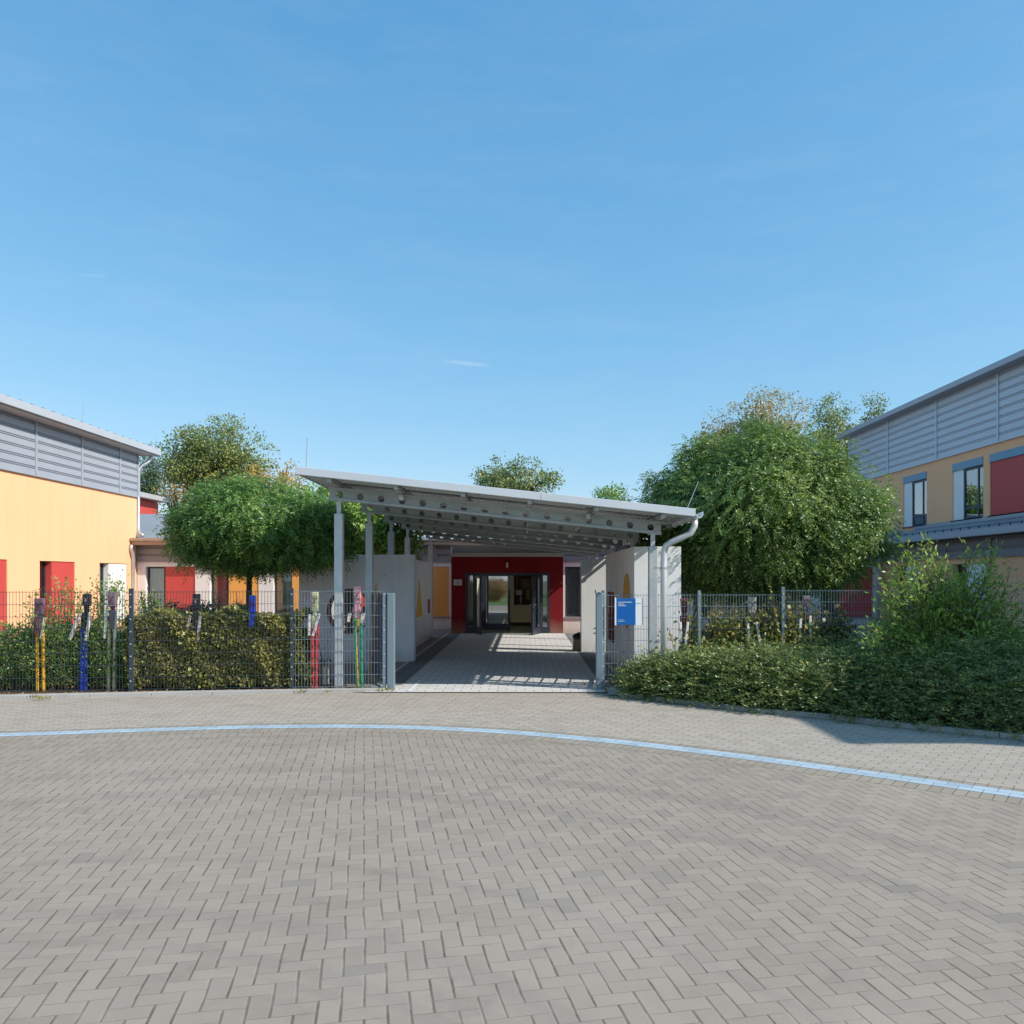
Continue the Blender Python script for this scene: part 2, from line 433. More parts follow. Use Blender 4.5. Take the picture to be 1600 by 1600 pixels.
offset_strip('road_edge', -.22, 0.0, -.0105, M['header'], 'single header course of grey pavers along the blue line', 1, 5.0)
offset_strip('blue_line', 0, .24, -.0085, M['blue'], 'pale blue paved line curving round the turning circle', 1)
offset_strip('kerb_course', .24, .34, -.0095, M['header'], 'narrow grey paver course beyond the blue line', 1, 5.0)

# entry path (beyond the gate), dark border strips, yard
rect_sheet('yard', -40, 40, 13.2, 32, .002, M['yard'], 'reddish grey paved school yard around the entrance')
rect_sheet('path', -2.62, 1.83, 13.15, 27.1, .008, M['path'], 'grey slab path from the gate to the red entrance')
rect_sheet('path_edge', -2.55, -2.13, 14.0, 27.05, .0125, M['darkstrip'], 'anthracite strip along the left of the entry path', True)
rect_sheet('path_edge', 1.33, 1.75, 13.7, 27.05, .0125, M['darkstrip'], 'anthracite strip along the right of the entry path', True)
rect_sheet('path_marking', -1.93, -1.87, 13.25, 14.6, .0125, M['signwhite'], 'thin white line at the left of the entry path')

def poly_sheet(name, pts, z, m, label):
    return sheet(name, [(p[0], p[1], z) for p in pts], [(p[0], p[1]) for p in pts], [tuple(range(len(pts)))], m, label)
lk = [(-14.5, 11.0), (-10.6, 12.05), (-7.76, 12.55), (-5.03, 12.96), (-3.6, 13.13), (-2.31, 13.25)]
poly_sheet('flower_bed', lk[:-1] + [(-3.3, 13.17), (-3.3, 14.7), (-14.5, 14.7)], .02, M['soil'], 'brown soil bed under the left hedge')
rk = [(1.50, 12.78), (2.56, 11.85), (3.25, 11.25), (4.08, 10.75), (4.71, 10.15), (5.59, 9.5), (7.4, 8.2), (10.5, 5.9)]
poly_sheet('planting_bed', rk + [(13, 5.9), (13, 14.6), (1.5, 14.6)], .02, M['soil'], 'dark soil bed under the right shrubs')
def kerb(name, pl, w, h, label, seg=1.0):
    mb = MB()
    for a, b in zip(pl[:-1], pl[1:]):
        a = Vector((*a, 0)); b = Vector((*b, 0)); L = (b - a).length; n = max(1, round(L / seg)); d = (b - a) / n
        nn = Vector((-d.y, d.x, 0)).normalized() * w
        for k in range(n):
            p = a + d * k + d.normalized() * .003; q = a + d * (k + 1) - d.normalized() * .003
            mb.hexa([(p.x, p.y, -.1), (q.x, q.y, -.1), (q.x + nn.x, q.y + nn.y, -.1), (p.x + nn.x, p.y + nn.y, -.1),
                     (p.x, p.y, h), (q.x, q.y, h), (q.x + nn.x, q.y + nn.y, h), (p.x + nn.x, p.y + nn.y, h)])
    o = mb.build(name, M['kerb'], None, bevel=.006)
    o['kind'] = 'structure'; o['label'] = label
    return o
kerb('kerb', lk, .16, .045, 'pale concrete kerb in front of the left fence')
kerb('kerb', rk, .09, .05, 'narrow concrete kerb in front of the right shrubs')

# ------------------------------------------------------------------ facade helpers
class Frame:
    def __init__(s, o, u, n): s.o, s.u, s.n = Vector(o), Vector(u), Vector(n)
    def p(s, u, d, z): return s.o + s.u * u + s.n * d + Vector((0, 0, z))
def fbox(mb, fr, u0, u1, d0, d1, z0, z1, mi=0):
    c = [fr.p(u, d, z) for z in (z0, z1) for u, d in ((u0, d0), (u1, d0), (u1, d1), (u0, d1))]
    return mb.hexa(c, mi)
def wall_open(mb, fr, u0, u1, z0, z1, ops, th):
    us = sorted({u0, u1, *[o[0] for o in ops], *[o[1] for o in ops]}); zs = sorted({z0, z1, *[o[2] for o in ops], *[o[3] for o in ops]})
    us = [u for u in us if u0 <= u <= u1]; zs = [z for z in zs if z0 <= z <= z1]
    def solid(i, j):
        if i < 0 or j < 0 or i >= len(us) - 1 or j >= len(zs) - 1: return False
        cu, cz = (us[i] + us[i + 1]) / 2, (zs[j] + zs[j + 1]) / 2
        return not any(o[0] < cu < o[1] and o[2] < cz < o[3] for o in ops)
    Q = [(0, 1, 2, 3)]
    for i in range(len(us) - 1):
        for j in range(len(zs) - 1):
            if not solid(i, j): continue
            a, b, c, d = us[i], us[i + 1], zs[j], zs[j + 1]
            for dd in (0, -th): mb.add([fr.p(a, dd, c), fr.p(b, dd, c), fr.p(b, dd, d), fr.p(a, dd, d)], Q)
            if not solid(i - 1, j): mb.add([fr.p(a, 0, c), fr.p(a, -th, c), fr.p(a, -th, d), fr.p(a, 0, d)], Q)
            if not solid(i + 1, j): mb.add([fr.p(b, 0, c), fr.p(b, -th, c), fr.p(b, -th, d), fr.p(b, 0, d)], Q)
            if not solid(i, j - 1): mb.add([fr.p(a, 0, c), fr.p(b, 0, c), fr.p(b, -th, c), fr.p(a, -th, c)], Q)
            if not solid(i, j + 1): mb.add([fr.p(a, 0, d), fr.p(b, 0, d), fr.p(b, -th, d), fr.p(a, -th, d)], Q)
def window(par, fr, u0, u1, z0, z1, rec, glass, mull=(), trans=(), curtain=None, fw=.06, label=None):
    mb = MB()
    d0, d1 = -rec - .06, -rec
    fbox(mb, fr, u0, u0 + fw, d0, d1, z0, z1); fbox(mb, fr, u1 - fw, u1, d0, d1, z0, z1)
    fbox(mb, fr, u0 + fw, u1 - fw, d0, d1, z0, z0 + fw); fbox(mb, fr, u0 + fw, u1 - fw, d0, d1, z1 - fw, z1)
    for t in mull: fbox(mb, fr, t - fw / 2, t + fw / 2, d0 + .002, d1 - .002, z0 + fw, z1 - fw)
    for t in trans: fbox(mb, fr, u0 + fw, u1 - fw, d0 + .004, d1 - .004, t - fw / 2, t + fw / 2)
    w = mb.build('window', M['frame'], par)
    if label: w['label'] = label
    g = MB(); fbox(g, fr, u0 + fw * .5, u1 - fw * .5, d0 + .025, d0 + .037, z0 + fw * .5, z1 - fw * .5)
    g.build('pane', glass, w)
    if curtain:
        c = MB()
        n = 14; a, b = curtain[0], curtain[1]
        for k in range(n):
            p, q = a + (b - a) * k / n, a + (b - a) * (k + 1) / n
            dd = -rec - .22 - (.05 if k % 2 else 0)
            de = -rec - .22 - (0 if k % 2 else .05)
            c.add([fr.p(p, dd, z0 + .02), fr.p(q, de, z0 + .02), fr.p(q, de, curtain[3]), fr.p(p, dd, curtain[3])], [(0, 1, 2, 3)])
        c.build('curtain', curtain[2], w, fixn=False)
    return w
def panel(par, fr, u0, u1, z0, z1, m, depth=.30, name='shutter_panel', front=-.025):
    mb = MB(); fbox(mb, fr, u0, u1, -depth, front, z0, z1)
    return mb.build(name, m, par, bevel=.006)
def sillp(par, fr, u0, u1, z, m, out=.05, rec=.25):
    mb = MB(); fbox(mb, fr, u0 - .03, u1 + .03, -.001 + .002, out, z - .035, z)
    fbox(mb, fr, u0 + .003, u1 - .003, -rec, .002, z - .03, z + .004)
    return mb.build('sill', m, par)
def cladding(par, fr, u0, u1, z0, z1, seams, m, row=.285, name='cladding_panel'):
    mb = MB()
    n = max(1, round((z1 - z0) / row)); row = (z1 - z0) / n
    prof = []   # (d,z) from bottom to top
    for k in range(n):
        b = z0 + k * row
        prof += [(.06, b), (.06, b + row * .60), (.022, b + row * .61), (.022, b + row * .70), (.058, b + row * .71), (.058, b + row * .80),
                 (.022, b + row * .81), (.022, b + row * .90), (.06, b + row * .91)]
    prof.append((.06, z1))
    n = len(prof)
    vs = [fr.p(u0, d, z) for d, z in prof] + [fr.p(u1, d, z) for d, z in prof]
    mb.add(vs, [(i, n + i, n + i + 1, i + 1) for i in range(n - 1)])
    c = mb.build(name, m, par, fixn=False)
    for u in seams:
        s = MB(); fbox(s, fr, u - .045, u + .045, .02, .085, z0 + .002, z1 - .002); s.build('cover_strip', m, c)
    t = MB(); fbox(t, fr, u0, u1, .0, .075, z0 - .05, z0 - .003); t.build('drip_edge', m, c)
    return c

# ------------------------------------------------------------------ left two-storey building
LB = thing('yellow_building', (-14.1, 20, 0), 'sunlit yellow rendered two storey building with grey metal upper cladding at the left', 'building')
fl = Frame((-14.1, 0, 0), (0, 1, 0), (1, 0, 0))
wins = [(16.84, 18.67), (20.14, 21.97), (23.44, 25.27), (26.74, 28.6)]
ops = [(a, b, .4, 2.37) for a, b in wins]
mb = MB(); wall_open(mb, fl, 12, 29.3, 0, 4.80, ops, .32)
mb.box(-24, -14.42, 12, 12.3, 0, 4.8); mb.box(-24, -14.42, 29.0, 29.3, 0, 4.8); mb.box(-24, -23.7, 12.3, 29.0, 0, 4.8)
mb.build('wall', M['yellow'], LB)
mb = MB(); mb.box(-23.7, -14.43, 12.31, 28.99, 2.7, 2.8); mb.build('inner_floor', M['dark'], LB)
for (a, b), pm, cur in zip(wins, ('orange', 'red', 'red', 'whitepanel'), (None, None, 1, None)):
    sp = a + .63
    window(LB, fl, a + .003, sp - .003, .44, 2.365, .2, M['glass'], curtain=(a + .1, sp - .15, M['curtainw'], 2.3) if cur else None)
    panel(LB, fl, sp, b - .006, .44, 2.35, M[pm])
    sillp(LB, fl, a, b, .44, M['sill'])
mb = MB(); fbox(mb, fl, 12, 29.3, -.02, .0, 4.80, 6.36); mb.box(-24, -14.42, 29.02, 29.26, 4.8, 6.36); mb.box(-24, -14.42, 12.04, 12.28, 4.8, 6.36)
mb.build('upper_wall', M['clad'], LB)
cladding(LB, fl, 12, 29.3, 4.84, 6.36, [13.56, 15.96, 18.36, 20.76, 23.16, 25.56, 27.96, 29.26], M['clad'], .235)
mb = MB(); mb.prism([(-13.56, 6.38), (-13.56, 6.58), (-19.5, 7.7), (-25, 6.58), (-25, 6.38)], 'y', 11.5, 29.9); r = mb.build('roof', M['roofx'], LB)
mb = MB(); mb.box(-13.56, -13.49, 11.45, 29.93, 6.40, 6.62); mb.build('fascia', M['fascia'], LB, bevel=.01)
mb = MB(); mb.box(-14.03, -13.57, 11.5, 29.88, 6.362, 6.377); mb.build('soffit', M['soffit'], LB)
for k in range(36):
    y = 29.6 - k * .5; mb = MB(); mb.box(-13.58, -13.50, y, y + .1, 6.615, 6.65); mb.build('tile_end', M['roofx'], LB)
pts = [P(237, 706, 29.75), P(236, 716, 29.7), P(231, 722, 29.6), P(222, 727, 29.5), P(217, 733, 29.42), P(216, 745, 29.4), P(215.5, 826, 29.4), P(218, 833, 29.3), P(223, 837, 29.1)]
mb = MB(); mb.tube(pts, .065, 12); o = mb.build('downpipe', M['zinc'], LB, smooth=True)
for y, h in ((128, 24), (241, 15)):
    mb = MB(); q = P(y, {128: 656, 241: 697}[y], 27 if y < 200 else 29.6); mb.tube([q - Vector((0, 0, .4)), q + Vector((.06, 0, h * 27 / F + .1))], .008, 5)
    mb.build('lightning_rod', M['zinc'], LB)

# red building further back
RB = thing('red_building', (-22, 41, 0), 'small red walled building beyond the low roof beside the yellow one', 'building')
mb = MB(); mb.box(-26, -20, 38, 44, 0, 5.95); mb.build('wall', M['red'], RB)
mb = MB(); mb.prism([(-19.5, 6.0), (-19.5, 6.25), (-23, 6.8), (-26.6, 6.25), (-26.6, 6.0)], 'y', 37.6, 44.3); mb.build('roof', M['fascia'], RB)

# ------------------------------------------------------------------ low central building
CB = thing('low_building', (0, 29.3, 0), 'single storey white school block with tiled roof and a dark red entrance', 'building')
ff = Frame((0, 29.3, 0), (1, 0, 0), (0, -1, 0))
S = 43.0
def ux(px): return (px - HX) / S
units = [(227.5, 258, 305, 'red'), (328, 357, 404, 'orange'), (427, 456, 503, 'orange'), (527, 556, 603, 'red'), (627, 656, 702, 'orange'),
         (883, 912, 960, 'white'), (983, 1012, 1060, 'red'), (1083, 1112, 1162, 'yellow'), (1182, 1214, 1262, 'yellow'), (1283, 1312, 1364, 'red')]
ops = [(ux(a), ux(c), .42, 2.28) for a, b, c, m in units] + [(-2.3, 1.12, 0, 2.45)]
mb = MB(); wall_open(mb, ff, -14.08, 12.98, 0, 3.03, ops, .3)
mb.box(-24, 14.4, 41.7, 42, 0, 3.3); mb.box(14.1, 14.4, 29.7, 41.69, 0, 3.3)
mb.build('wall', M['white'], CB)
for i, (a, b, c, m) in enumerate(units):
    a, b, c = ux(a), ux(b), ux(c)
    cur = [(a + .05, a + .5, M['curtain'], 2.2), (a + .3, b - .05, M['curtain'], 2.0), (a + .35, b - .05, M['curtainw'], 2.25), None, (a + .1, b - .1, M['curtainw'], 2.2), None, None, None, None, None][i]
    window(CB, ff, a + .003, b - .003, .46, 2.275, .16, M['glass'], curtain=cur, mull=((a + b) / 2 + .12,) if i > 4 else ())
    panel(CB, ff, b, c - .005, .46, 2.272, M['whitepanel'] if m == 'white' else M[m], .24)
    sillp(CB, ff, a, c, .45, M['sill'], .06, .2)
for a, b in ((-14.08, -2.5), (1.32, 12.98)):
    cladding(CB, ff, a, b, 2.50, 3.02, [u for u in (-12.83, -10.43, -8.03, -5.63, -3.23, 2.4, 4.8, 7.2, 9.6, 12.0) if a < u < b], M['cladb'], .26)
mb = MB(); mb.prism([(28.90, 3.10), (28.90, 3.26), (36, 4.72), (42.5, 3.4), (42.5, 3.2), (36, 4.55)], 'x', -14.07, 14.42)
mb.prism([(29.36, 3.20), (29.36, 3.354), (36, 4.72), (42.5, 3.4), (42.5, 3.2), (36, 4.55)], 'x', -24, -14.071)
mb.build('roof', M['roof'], CB)
mb = MB(); mb.box(-14.08, 12.5, 28.84, 28.90, 3.06, 3.27); mb.build('fascia', M['brown'], CB, bevel=.008)
mb = MB(); mb.tube([(-14.07, 28.78, 3.24), (12.5, 28.78, 3.24)], .06, 8); mb.build('gutter', M['zinc'], CB, smooth=True)
mb = MB(); mb.box(-14.07, 12.5, 28.91, 29.22, 3.045, 3.06); mb.build('soffit', M['soffit'], CB)
mb = MB()
for k in range(9):
    x = -13.0 + k * .32; mb.bar((x, 29.02, 3.30), (x, 29.02, 3.42), .03, .03); 
mb.bar((-13.2, 29.02, 3.40), (-10.2, 29.02, 3.40), .025, .025); mb.build('snow_guard', M['zinc'], CB)
q = [P(205, 851, 28.75), P(204.5, 858, 28.75), P(207, 864, 28.8), P(208, 872, 28.9), P(208, 930, 28.95), (P(208, 960, 28.95).x, 28.95, 0)]
mb = MB(); mb.tube(q, .06, 12); mb.build('downpipe', M['zinc'], CB, smooth=True)
q = [P(1371, 856, 28.75), P(1371, 864, 28.75), P(1374, 872, 28.9), P(1374, 900, 28.95), (P(1374, 900, 28.95).x, 28.95, 0)]
mb = MB(); mb.tube(q, .06, 12); mb.build('downpipe', M['zinc'], CB, smooth=True)
# entrance block
EX0, EX1, EY, EZ = -2.47, 1.29, 27.1, 2.58
DX0, DX1, DZ = -2.0, .84, 2.04
fe = Frame((0, EY, 0), (1, 0, 0), (0, -1, 0))
mb = MB(); wall_open(mb, fe, EX0, EX1, 0, EZ, [(DX0, DX1, -1, DZ)], .2)
mb.box(EX0, EX0 + .15, EY + .2, 29.29, 0, EZ); mb.box(EX1 - .15, EX1, EY + .2, 29.29, 0, EZ)
e = mb.build('entrance_wall', M['darkred'], CB)
mb = MB(); mb.box(EX0 - .03, EX1 + .03, EY - .04, EY + .06, EZ + .002, EZ + .13); mb.build('entrance_fascia', M['soffit'], CB)
mb = MB()
mb.box(EX0 - .03, -2.2, EY + .061, 28.83, EZ + .002, EZ + .12); mb.box(1.0, EX1 + .03, EY + .061, 28.83, EZ + .002, EZ + .12)
mb.box(-2.2, 1.0, EY + .061, EY + .25, EZ + .002, EZ + .12); mb.box(-2.2, 1.0, 28.65, 28.83, EZ + .002, EZ + .12)  # roof opening added here, out of view, to let daylight brighten the vestibule
mb.box(EX0 + .02, EX1 + .6, EY + .25, EY + .31, EZ + .121, EZ + .40); mb.build('entrance_roof', M['fascia'], CB)
mb = MB(); mb.tube([P(707, 853, 27.25), P(707, 868, 27.25)], .055, 10); mb.build('roof_outlet', M['fascia'], CB, smooth=True)
# interior
mb = MB(); mb.box(EX0 + .151, EX1 - .151, EY - .02, 31.8, .004, .02); mb.build('entrance_floor', M['innerfloor'], CB)
mb = MB()
mb.box(-2.31, -2.25, 27.31, 31.8, .02, 2.5); mb.box(1.07, 1.13, 27.31, 31.8, .02, 2.5); mb.box(-2.25, 1.07, 31.74, 31.8, .02, 2.5)
mb.box(-2.25, 1.07, 28.9, 31.7, 2.5, 2.55)
mb.build('inner_wall', M['cream'], CB)
mb = MB(); mb.box(-2.25, 1.07, 31.71, 31.739, .02, .12); mb.build('skirting', M['black'], CB)
nb = MB(); a = P(803, 900, 31.7); b = P(832, 945, 31.7); nb.box(a.x, b.x + .25, 31.66, 31.735, b.z, a.z + .05)
board = nb.build('noticeboard', M['poster'], CB)
def onboard(px0, py0, px1, py1, m, y=31.655, name='poster'):
    a = P(px0, py0, y); b = P(px1, py1, y); q = MB(); q.box(a.x, b.x, y - .004, y + .004, b.z, a.z); q.build(name, m, board)
onboard(807, 903, 809, 919, M['posterr']); onboard(814, 904, 830, 919.5, M['posterr']); onboard(815.3, 905.3, 828.7, 918.2, M['posterg'], 31.645)
onboard(806, 922, 816, 930, M['paper']); onboard(822, 921, 828, 936, M['postery']); onboard(813, 931, 814.5, 944, M['paper'])
# door frame, side lights, inner door
FM = M['frame']
def frect(mb, fr, u0, u1, z0, z1, w, d0, d1, bot=None):
    bot = w if bot is None else bot
    fbox(mb, fr, u0, u0 + w, d0, d1, z0, z1); fbox(mb, fr, u1 - w, u1, d0, d1, z0, z1)
    fbox(mb, fr, u0 + w, u1 - w, d0, d1, z1 - w, z1); fbox(mb, fr, u0 + w, u1 - w, d0, d1, z0, z0 + bot)
mb = MB()
fbox(mb, fe, DX0 + .003, DX0 + .09, -.12, .01, .02, DZ - .003); fbox(mb, fe, DX1 - .09, DX1 - .003, -.12, .01, .02, DZ - .003)
fbox(mb, fe, DX0 + .09, DX1 - .09, -.12, .01, DZ - .09, DZ - .003)
fbox(mb, fe, -1.74, -1.66, -.118, .008, .02, DZ - .09); fbox(mb, fe, .53, .61, -.118, .008, .02, DZ - .09)
fbox(mb, fe, DX0 + .09, -1.74, -.118, .008, .02, .22); fbox(mb, fe, .61, DX1 - .09, -.118, .008, .02, .22)
dfm = mb.build('door_frame', FM, CB)
for a, b in ((DX0 + .09, -1.74), (.61, DX1 - .09)):
    mb = MB(); fbox(mb, fe, a, b, -.06, -.045, .22, DZ - .09); mb.build('side_light', M['doorglass'], dfm)
def leaf_door(hx, hy, ang, w, name='door'):
    "outer leaf hinged at hx, opened by ang towards the viewer"
    u = Vector((math.cos(ang), -math.sin(ang), 0)); n = Vector((-u.y, u.x, 0))
    fr = Frame((hx, hy, 0), u, n)
    mb = MB(); frect(mb, fr, 0, w, .03, DZ - .1, .085, -.03, .03, .16)
    d = mb.build(name, FM, CB, bevel=.004)
    g = MB(); fbox(g, fr, .08, w - .08, -.006, .006, .185, DZ - .18); g.build('glass', M['doorglass'], d)
    h = MB()
    for sd in (-1, 1):
        h.tube([fr.p(w - .05, sd * .03, 1.0), fr.p(w - .05, sd * .08, 1.0), fr.p(w - .17, sd * .08, 1.0)], .012, 6)
        fbox(h, fr, w - .065, w - .035, sd * .031, sd * .036, .88, 1.12)
    h.build('handle', M['zinc'], d)
    return d
leaf_door(-1.66, EY - .02, math.radians(76), .95)
leaf_door(.53, EY - .02, math.radians(180 - 72), .95)
fi = Frame((0, 28.7, 0), (1, 0, 0), (0, -1, 0))
mb = MB(); frect(mb, fi, -1.46, -.52, .025, 2.02, .09, -.03, .03, .22)
d = mb.build('inner_door', FM, CB)
g = MB(); fbox(g, fi, -1.38, -.60, -.006, .006, .24, 1.94); g.build('glass', glass_mat('inner_door_glass', (.82, .84, .78), 4.0), d)
mb = MB(); fbox(mb, fi, -2.25, -1.47, -.028, .028, .025, .24); fbox(mb, fi, -2.25, 1.07, -.027, .027, 2.023, 2.5)
fbox(mb, fi, -1.62, -1.47, -.026, .026, .24, 2.023); fbox(mb, fi, .38, .55, -.026, .026, .025, 2.023); fbox(mb, fi, .98, 1.07, -.026, .026, .025, 2.023)
mb.build('inner_frame', FM, CB)
c = P(792.5, 883, EY); mb = MB(); mb.box(c.x - .035, c.x + .035, EY - .10, EY - .002, c.z - .09, c.z + .09)
ol = mb.build('wall_lamp', M['soffit'], CB, bevel=.008)
mb = MB(); mb.box(c.x - .022, c.x + .022, EY - .106, EY - .1005, c.z - .06, c.z + .05); mb.build('lamp_glass', M['lamp'], ol)
mb = MB(); a = P(709, 905.5, EY); b = P(722, 914.5, EY); mb.box(a.x, b.x, EY - .018, EY - .003, b.z, a.z)
pl = tag(mb.build('wall_plaque', M['plaque'], None, bevel=.003), 'small pale grey plaque on the red wall left of the entrance doors', 'plaque')
mb = MB()
for k, (i0, i1) in enumerate(((.25, .8), (.2, .85), (.22, .6))):
    z = a.z - .05 - k * .042; mb.box(a.x + (b.x - a.x) * i0, a.x + (b.x - a.x) * i1, EY - .0215, EY - .0185, z - .008, z + .006)
mb.build('lettering', M['greyink'], pl)

# ------------------------------------------------------------------ right building with lean-to wing
RG = thing('orange_building', (14.5, 22, 0), 'tall shaded orange rendered building with blue grey metal upper storey at the right', 'building')
fr_ = Frame((14.5, 0, 0), (0, 1, 0), (-1, 0, 0))
W2 = [(29.09, 30.88, 'white'), (25.5, 27.33, 'white'), (23.2, 25.14, 'red'), (19.9, 21.7, 'white'), (16.3, 18.1, 'white'), (12.7, 14.5, 'red'), (9.1, 10.9, 'white')]
ops = [(a, b, 3.78, 5.72) for a, b, m in W2]
mb = MB(); wall_open(mb, fr_, 5.7, 36, 0, 6.0, ops, .32)
mb.box(14.82, 26, 5.7, 6.0, 0, 6.0); mb.box(14.82, 26, 35.7, 36, 0, 6.0); mb.box(25.7, 26, 6.0, 35.7, 0, 6.0)
mb.build('wall', M['yellow'], RG)
mb = MB(); mb.box(14.83, 25.7, 6.01, 35.69, 3.3, 3.4); mb.build('inner_floor', M['dark'], RG)
for a, b, m in W2:
    mb = MB(); fbox(mb, fr_, a + .003, b - .003, -.3, .02, 5.47, 5.717); mb.build('shutter_box', M['bluebox'], RG)
    if m == 'red':
        panel(RG, fr_, a + .005, b - .005, 3.80, 5.466, M['red'], .26)
    else:
        pw = b - .62
        panel(RG, fr_, pw, b - .005, 3.80, 5.466, M['whitepanel'], .26)
        window(RG, fr_, a + .003, pw - .003, 3.80, 5.466, .05, M['glassr'], mull=(a + .38,), trans=(4.16,), fw=.07)
    sillp(RG, fr_, a, b, 3.80, M['frame'], .06, .2)
mb = MB(); fbox(mb, fr_, 5.7, 36, -.02, .0, 6.0, 8.14); mb.box(14.82, 26, 5.75, 5.95, 6.0, 8.14); mb.box(14.82, 26, 35.75, 35.95, 6, 8.14); mb.build('upper_wall', M['cladr'], RG)
cladding(RG, fr_, 5.7, 36, 6.05, 8.12, [32.05 + 3.77, 32.05, 28.28, 24.6, 20.9, 17.2, 13.5, 9.8, 6.1], M['cladr'], .262)
mb = MB(); mb.prism([(14.06, 8.14), (14.06, 8.26), (20, 9.2), (26.5, 8.26), (26.5, 8.14)], 'y', 5.4, 36.4); mb.build('roof', M['roofx'], RG)
mb = MB(); mb.box(13.98, 14.06, 5.35, 36.45, 8.10, 8.285); mb.build('fascia', M['clad'], RG, bevel=.01)
mb = MB(); mb.box(14.061, 14.44, 5.4, 36.4, 8.124, 8.137); mb.build('soffit', M['soffit'], RG)
# wing
fw_ = Frame((13.0, 0, 0), (0, 1, 0), (-1, 0, 0))
WG = [(26.5, 28.3), (22.7, 24.5), (19.1, 20.9), (15.5, 17.3), (11.9, 13.7)]
mb = MB(); wall_open(mb, fw_, 8, 29.29, 0, 3.03, [(a, b, .42, 2.28) for a, b in WG], .3); mb.box(13.3, 14.49, 8, 8.3, 0, 3.03); mb.build('wing_wall', M['yellow'], RG)
for i, (a, b) in enumerate(WG):
    window(RG, fw_, b - .75, b - .003, .46, 2.275, .16, M['glass'])
    panel(RG, fw_, a + .005, b - .753, .46, 2.272, M['whitepanel'], .24); sillp(RG, fw_, a, b, .45, M['sill'])
cladding(RG, fw_, 8, 29.2, 2.50, 3.02, [27.2, 24.8, 22.4, 20, 17.6, 15.2, 12.8, 10.4], M['cladb'], .26)
mb = MB(); mb.prism([(12.44, 3.10), (12.44, 3.20), (14.49, 3.66), (14.49, 3.5)], 'y', 7.7, 29.9); mb.build('wing_roof', M['roofx'], RG)
mb = MB(); mb.box(12.38, 12.44, 7.7, 28.83, 3.03, 3.22); mb.build('wing_fascia', M['clad'], RG)
mb = MB(); mb.box(12.445, 12.99, 7.7, 28.8, 3.045, 3.055); mb.build('wing_soffit', M['soffit'], RG)
mb = MB(); mb.box(14.44, 14.48, 7.7, 29.9, 3.66, 3.80); mb.build('flashing', M['sill'], RG)
mb = MB()
for k in range(44):
    y = 8 + k * .48; mb.bar((12.62, y, 3.2), (12.62, y, 3.33), .025, .025)
mb.bar((12.62, 8, 3.31), (12.62, 28.8, 3.31), .02, .02, up=(0, 0, 1)); mb.build('snow_guard', M['frame'], RG)

# ------------------------------------------------------------------ canopy
CN = thing('entrance_canopy', (-.45, 20, 0), 'sloping galvanised steel canopy on slim columns over the entry path', 'canopy')
XL, XR, YF, YB = -3.64, 2.71, 12.8, 27.25
SL = -.1055
def ztop(x): return 3.64 + SL * (x - XL)
sv = Vector((1, 0, SL)).normalized()
mb = MB(); prof = []
n = int((YB - YF - .1) / .1)
zs = [0, .035, .035, 0]
pts = []
y = YF + .05; k = 0
while y < YB - .05:
    pts += [(y, 0), (y + .04, 0), (y + .06, .04), (y + .18, .04), (y + .20, 0)]
    y += .22
vs = []
for x in (XL + .05, XR - .02):
    for (yy, dz) in pts: vs.append((x, yy, ztop(x) - .115 + dz))
n = len(pts)
mb.add(vs, [(i, n + i, n + i + 1, i + 1) for i in range(n - 1)])
mb.build('roof_deck', M['deck'], CN, fixn=False)
mb = MB(); mb.hexa([(XL + .05, YF + .045, ztop(XL) - .05), (XR - .02, YF + .045, ztop(XR) - .05), (XR - .02, YB - .04, ztop(XR) - .05), (XL + .05, YB - .04, ztop(XL) - .05),
         (XL + .05, YF + .045, ztop(XL) - .03), (XR - .02, YF + .045, ztop(XR) - .03), (XR - .02, YB - .04, ztop(XR) - .03), (XL + .05, YB - .04, ztop(XL) - .03)])
mb.build('roof_covering', M['fascia'], CN)
mb = MB()
def slab(x0, x1, y0, y1, t0, t1):
    mb.hexa([(x, yy, ztop(x) + t) for t in (t0, t1) for x, yy in ((x0, y0), (x1, y0), (x1, y1), (x0, y1))])
slab(XL, .25, YF, YF + .04, -.125, 0); slab(.255, XR, YF, YF + .04, -.125, 0); slab(XL, XL + .045, YF + .041, YB, -.125, 0); slab(XL + .046, XR, YB - .035, YB, -.125, 0)
mb.build('fascia', M['canopy'], CN, bevel=.006)
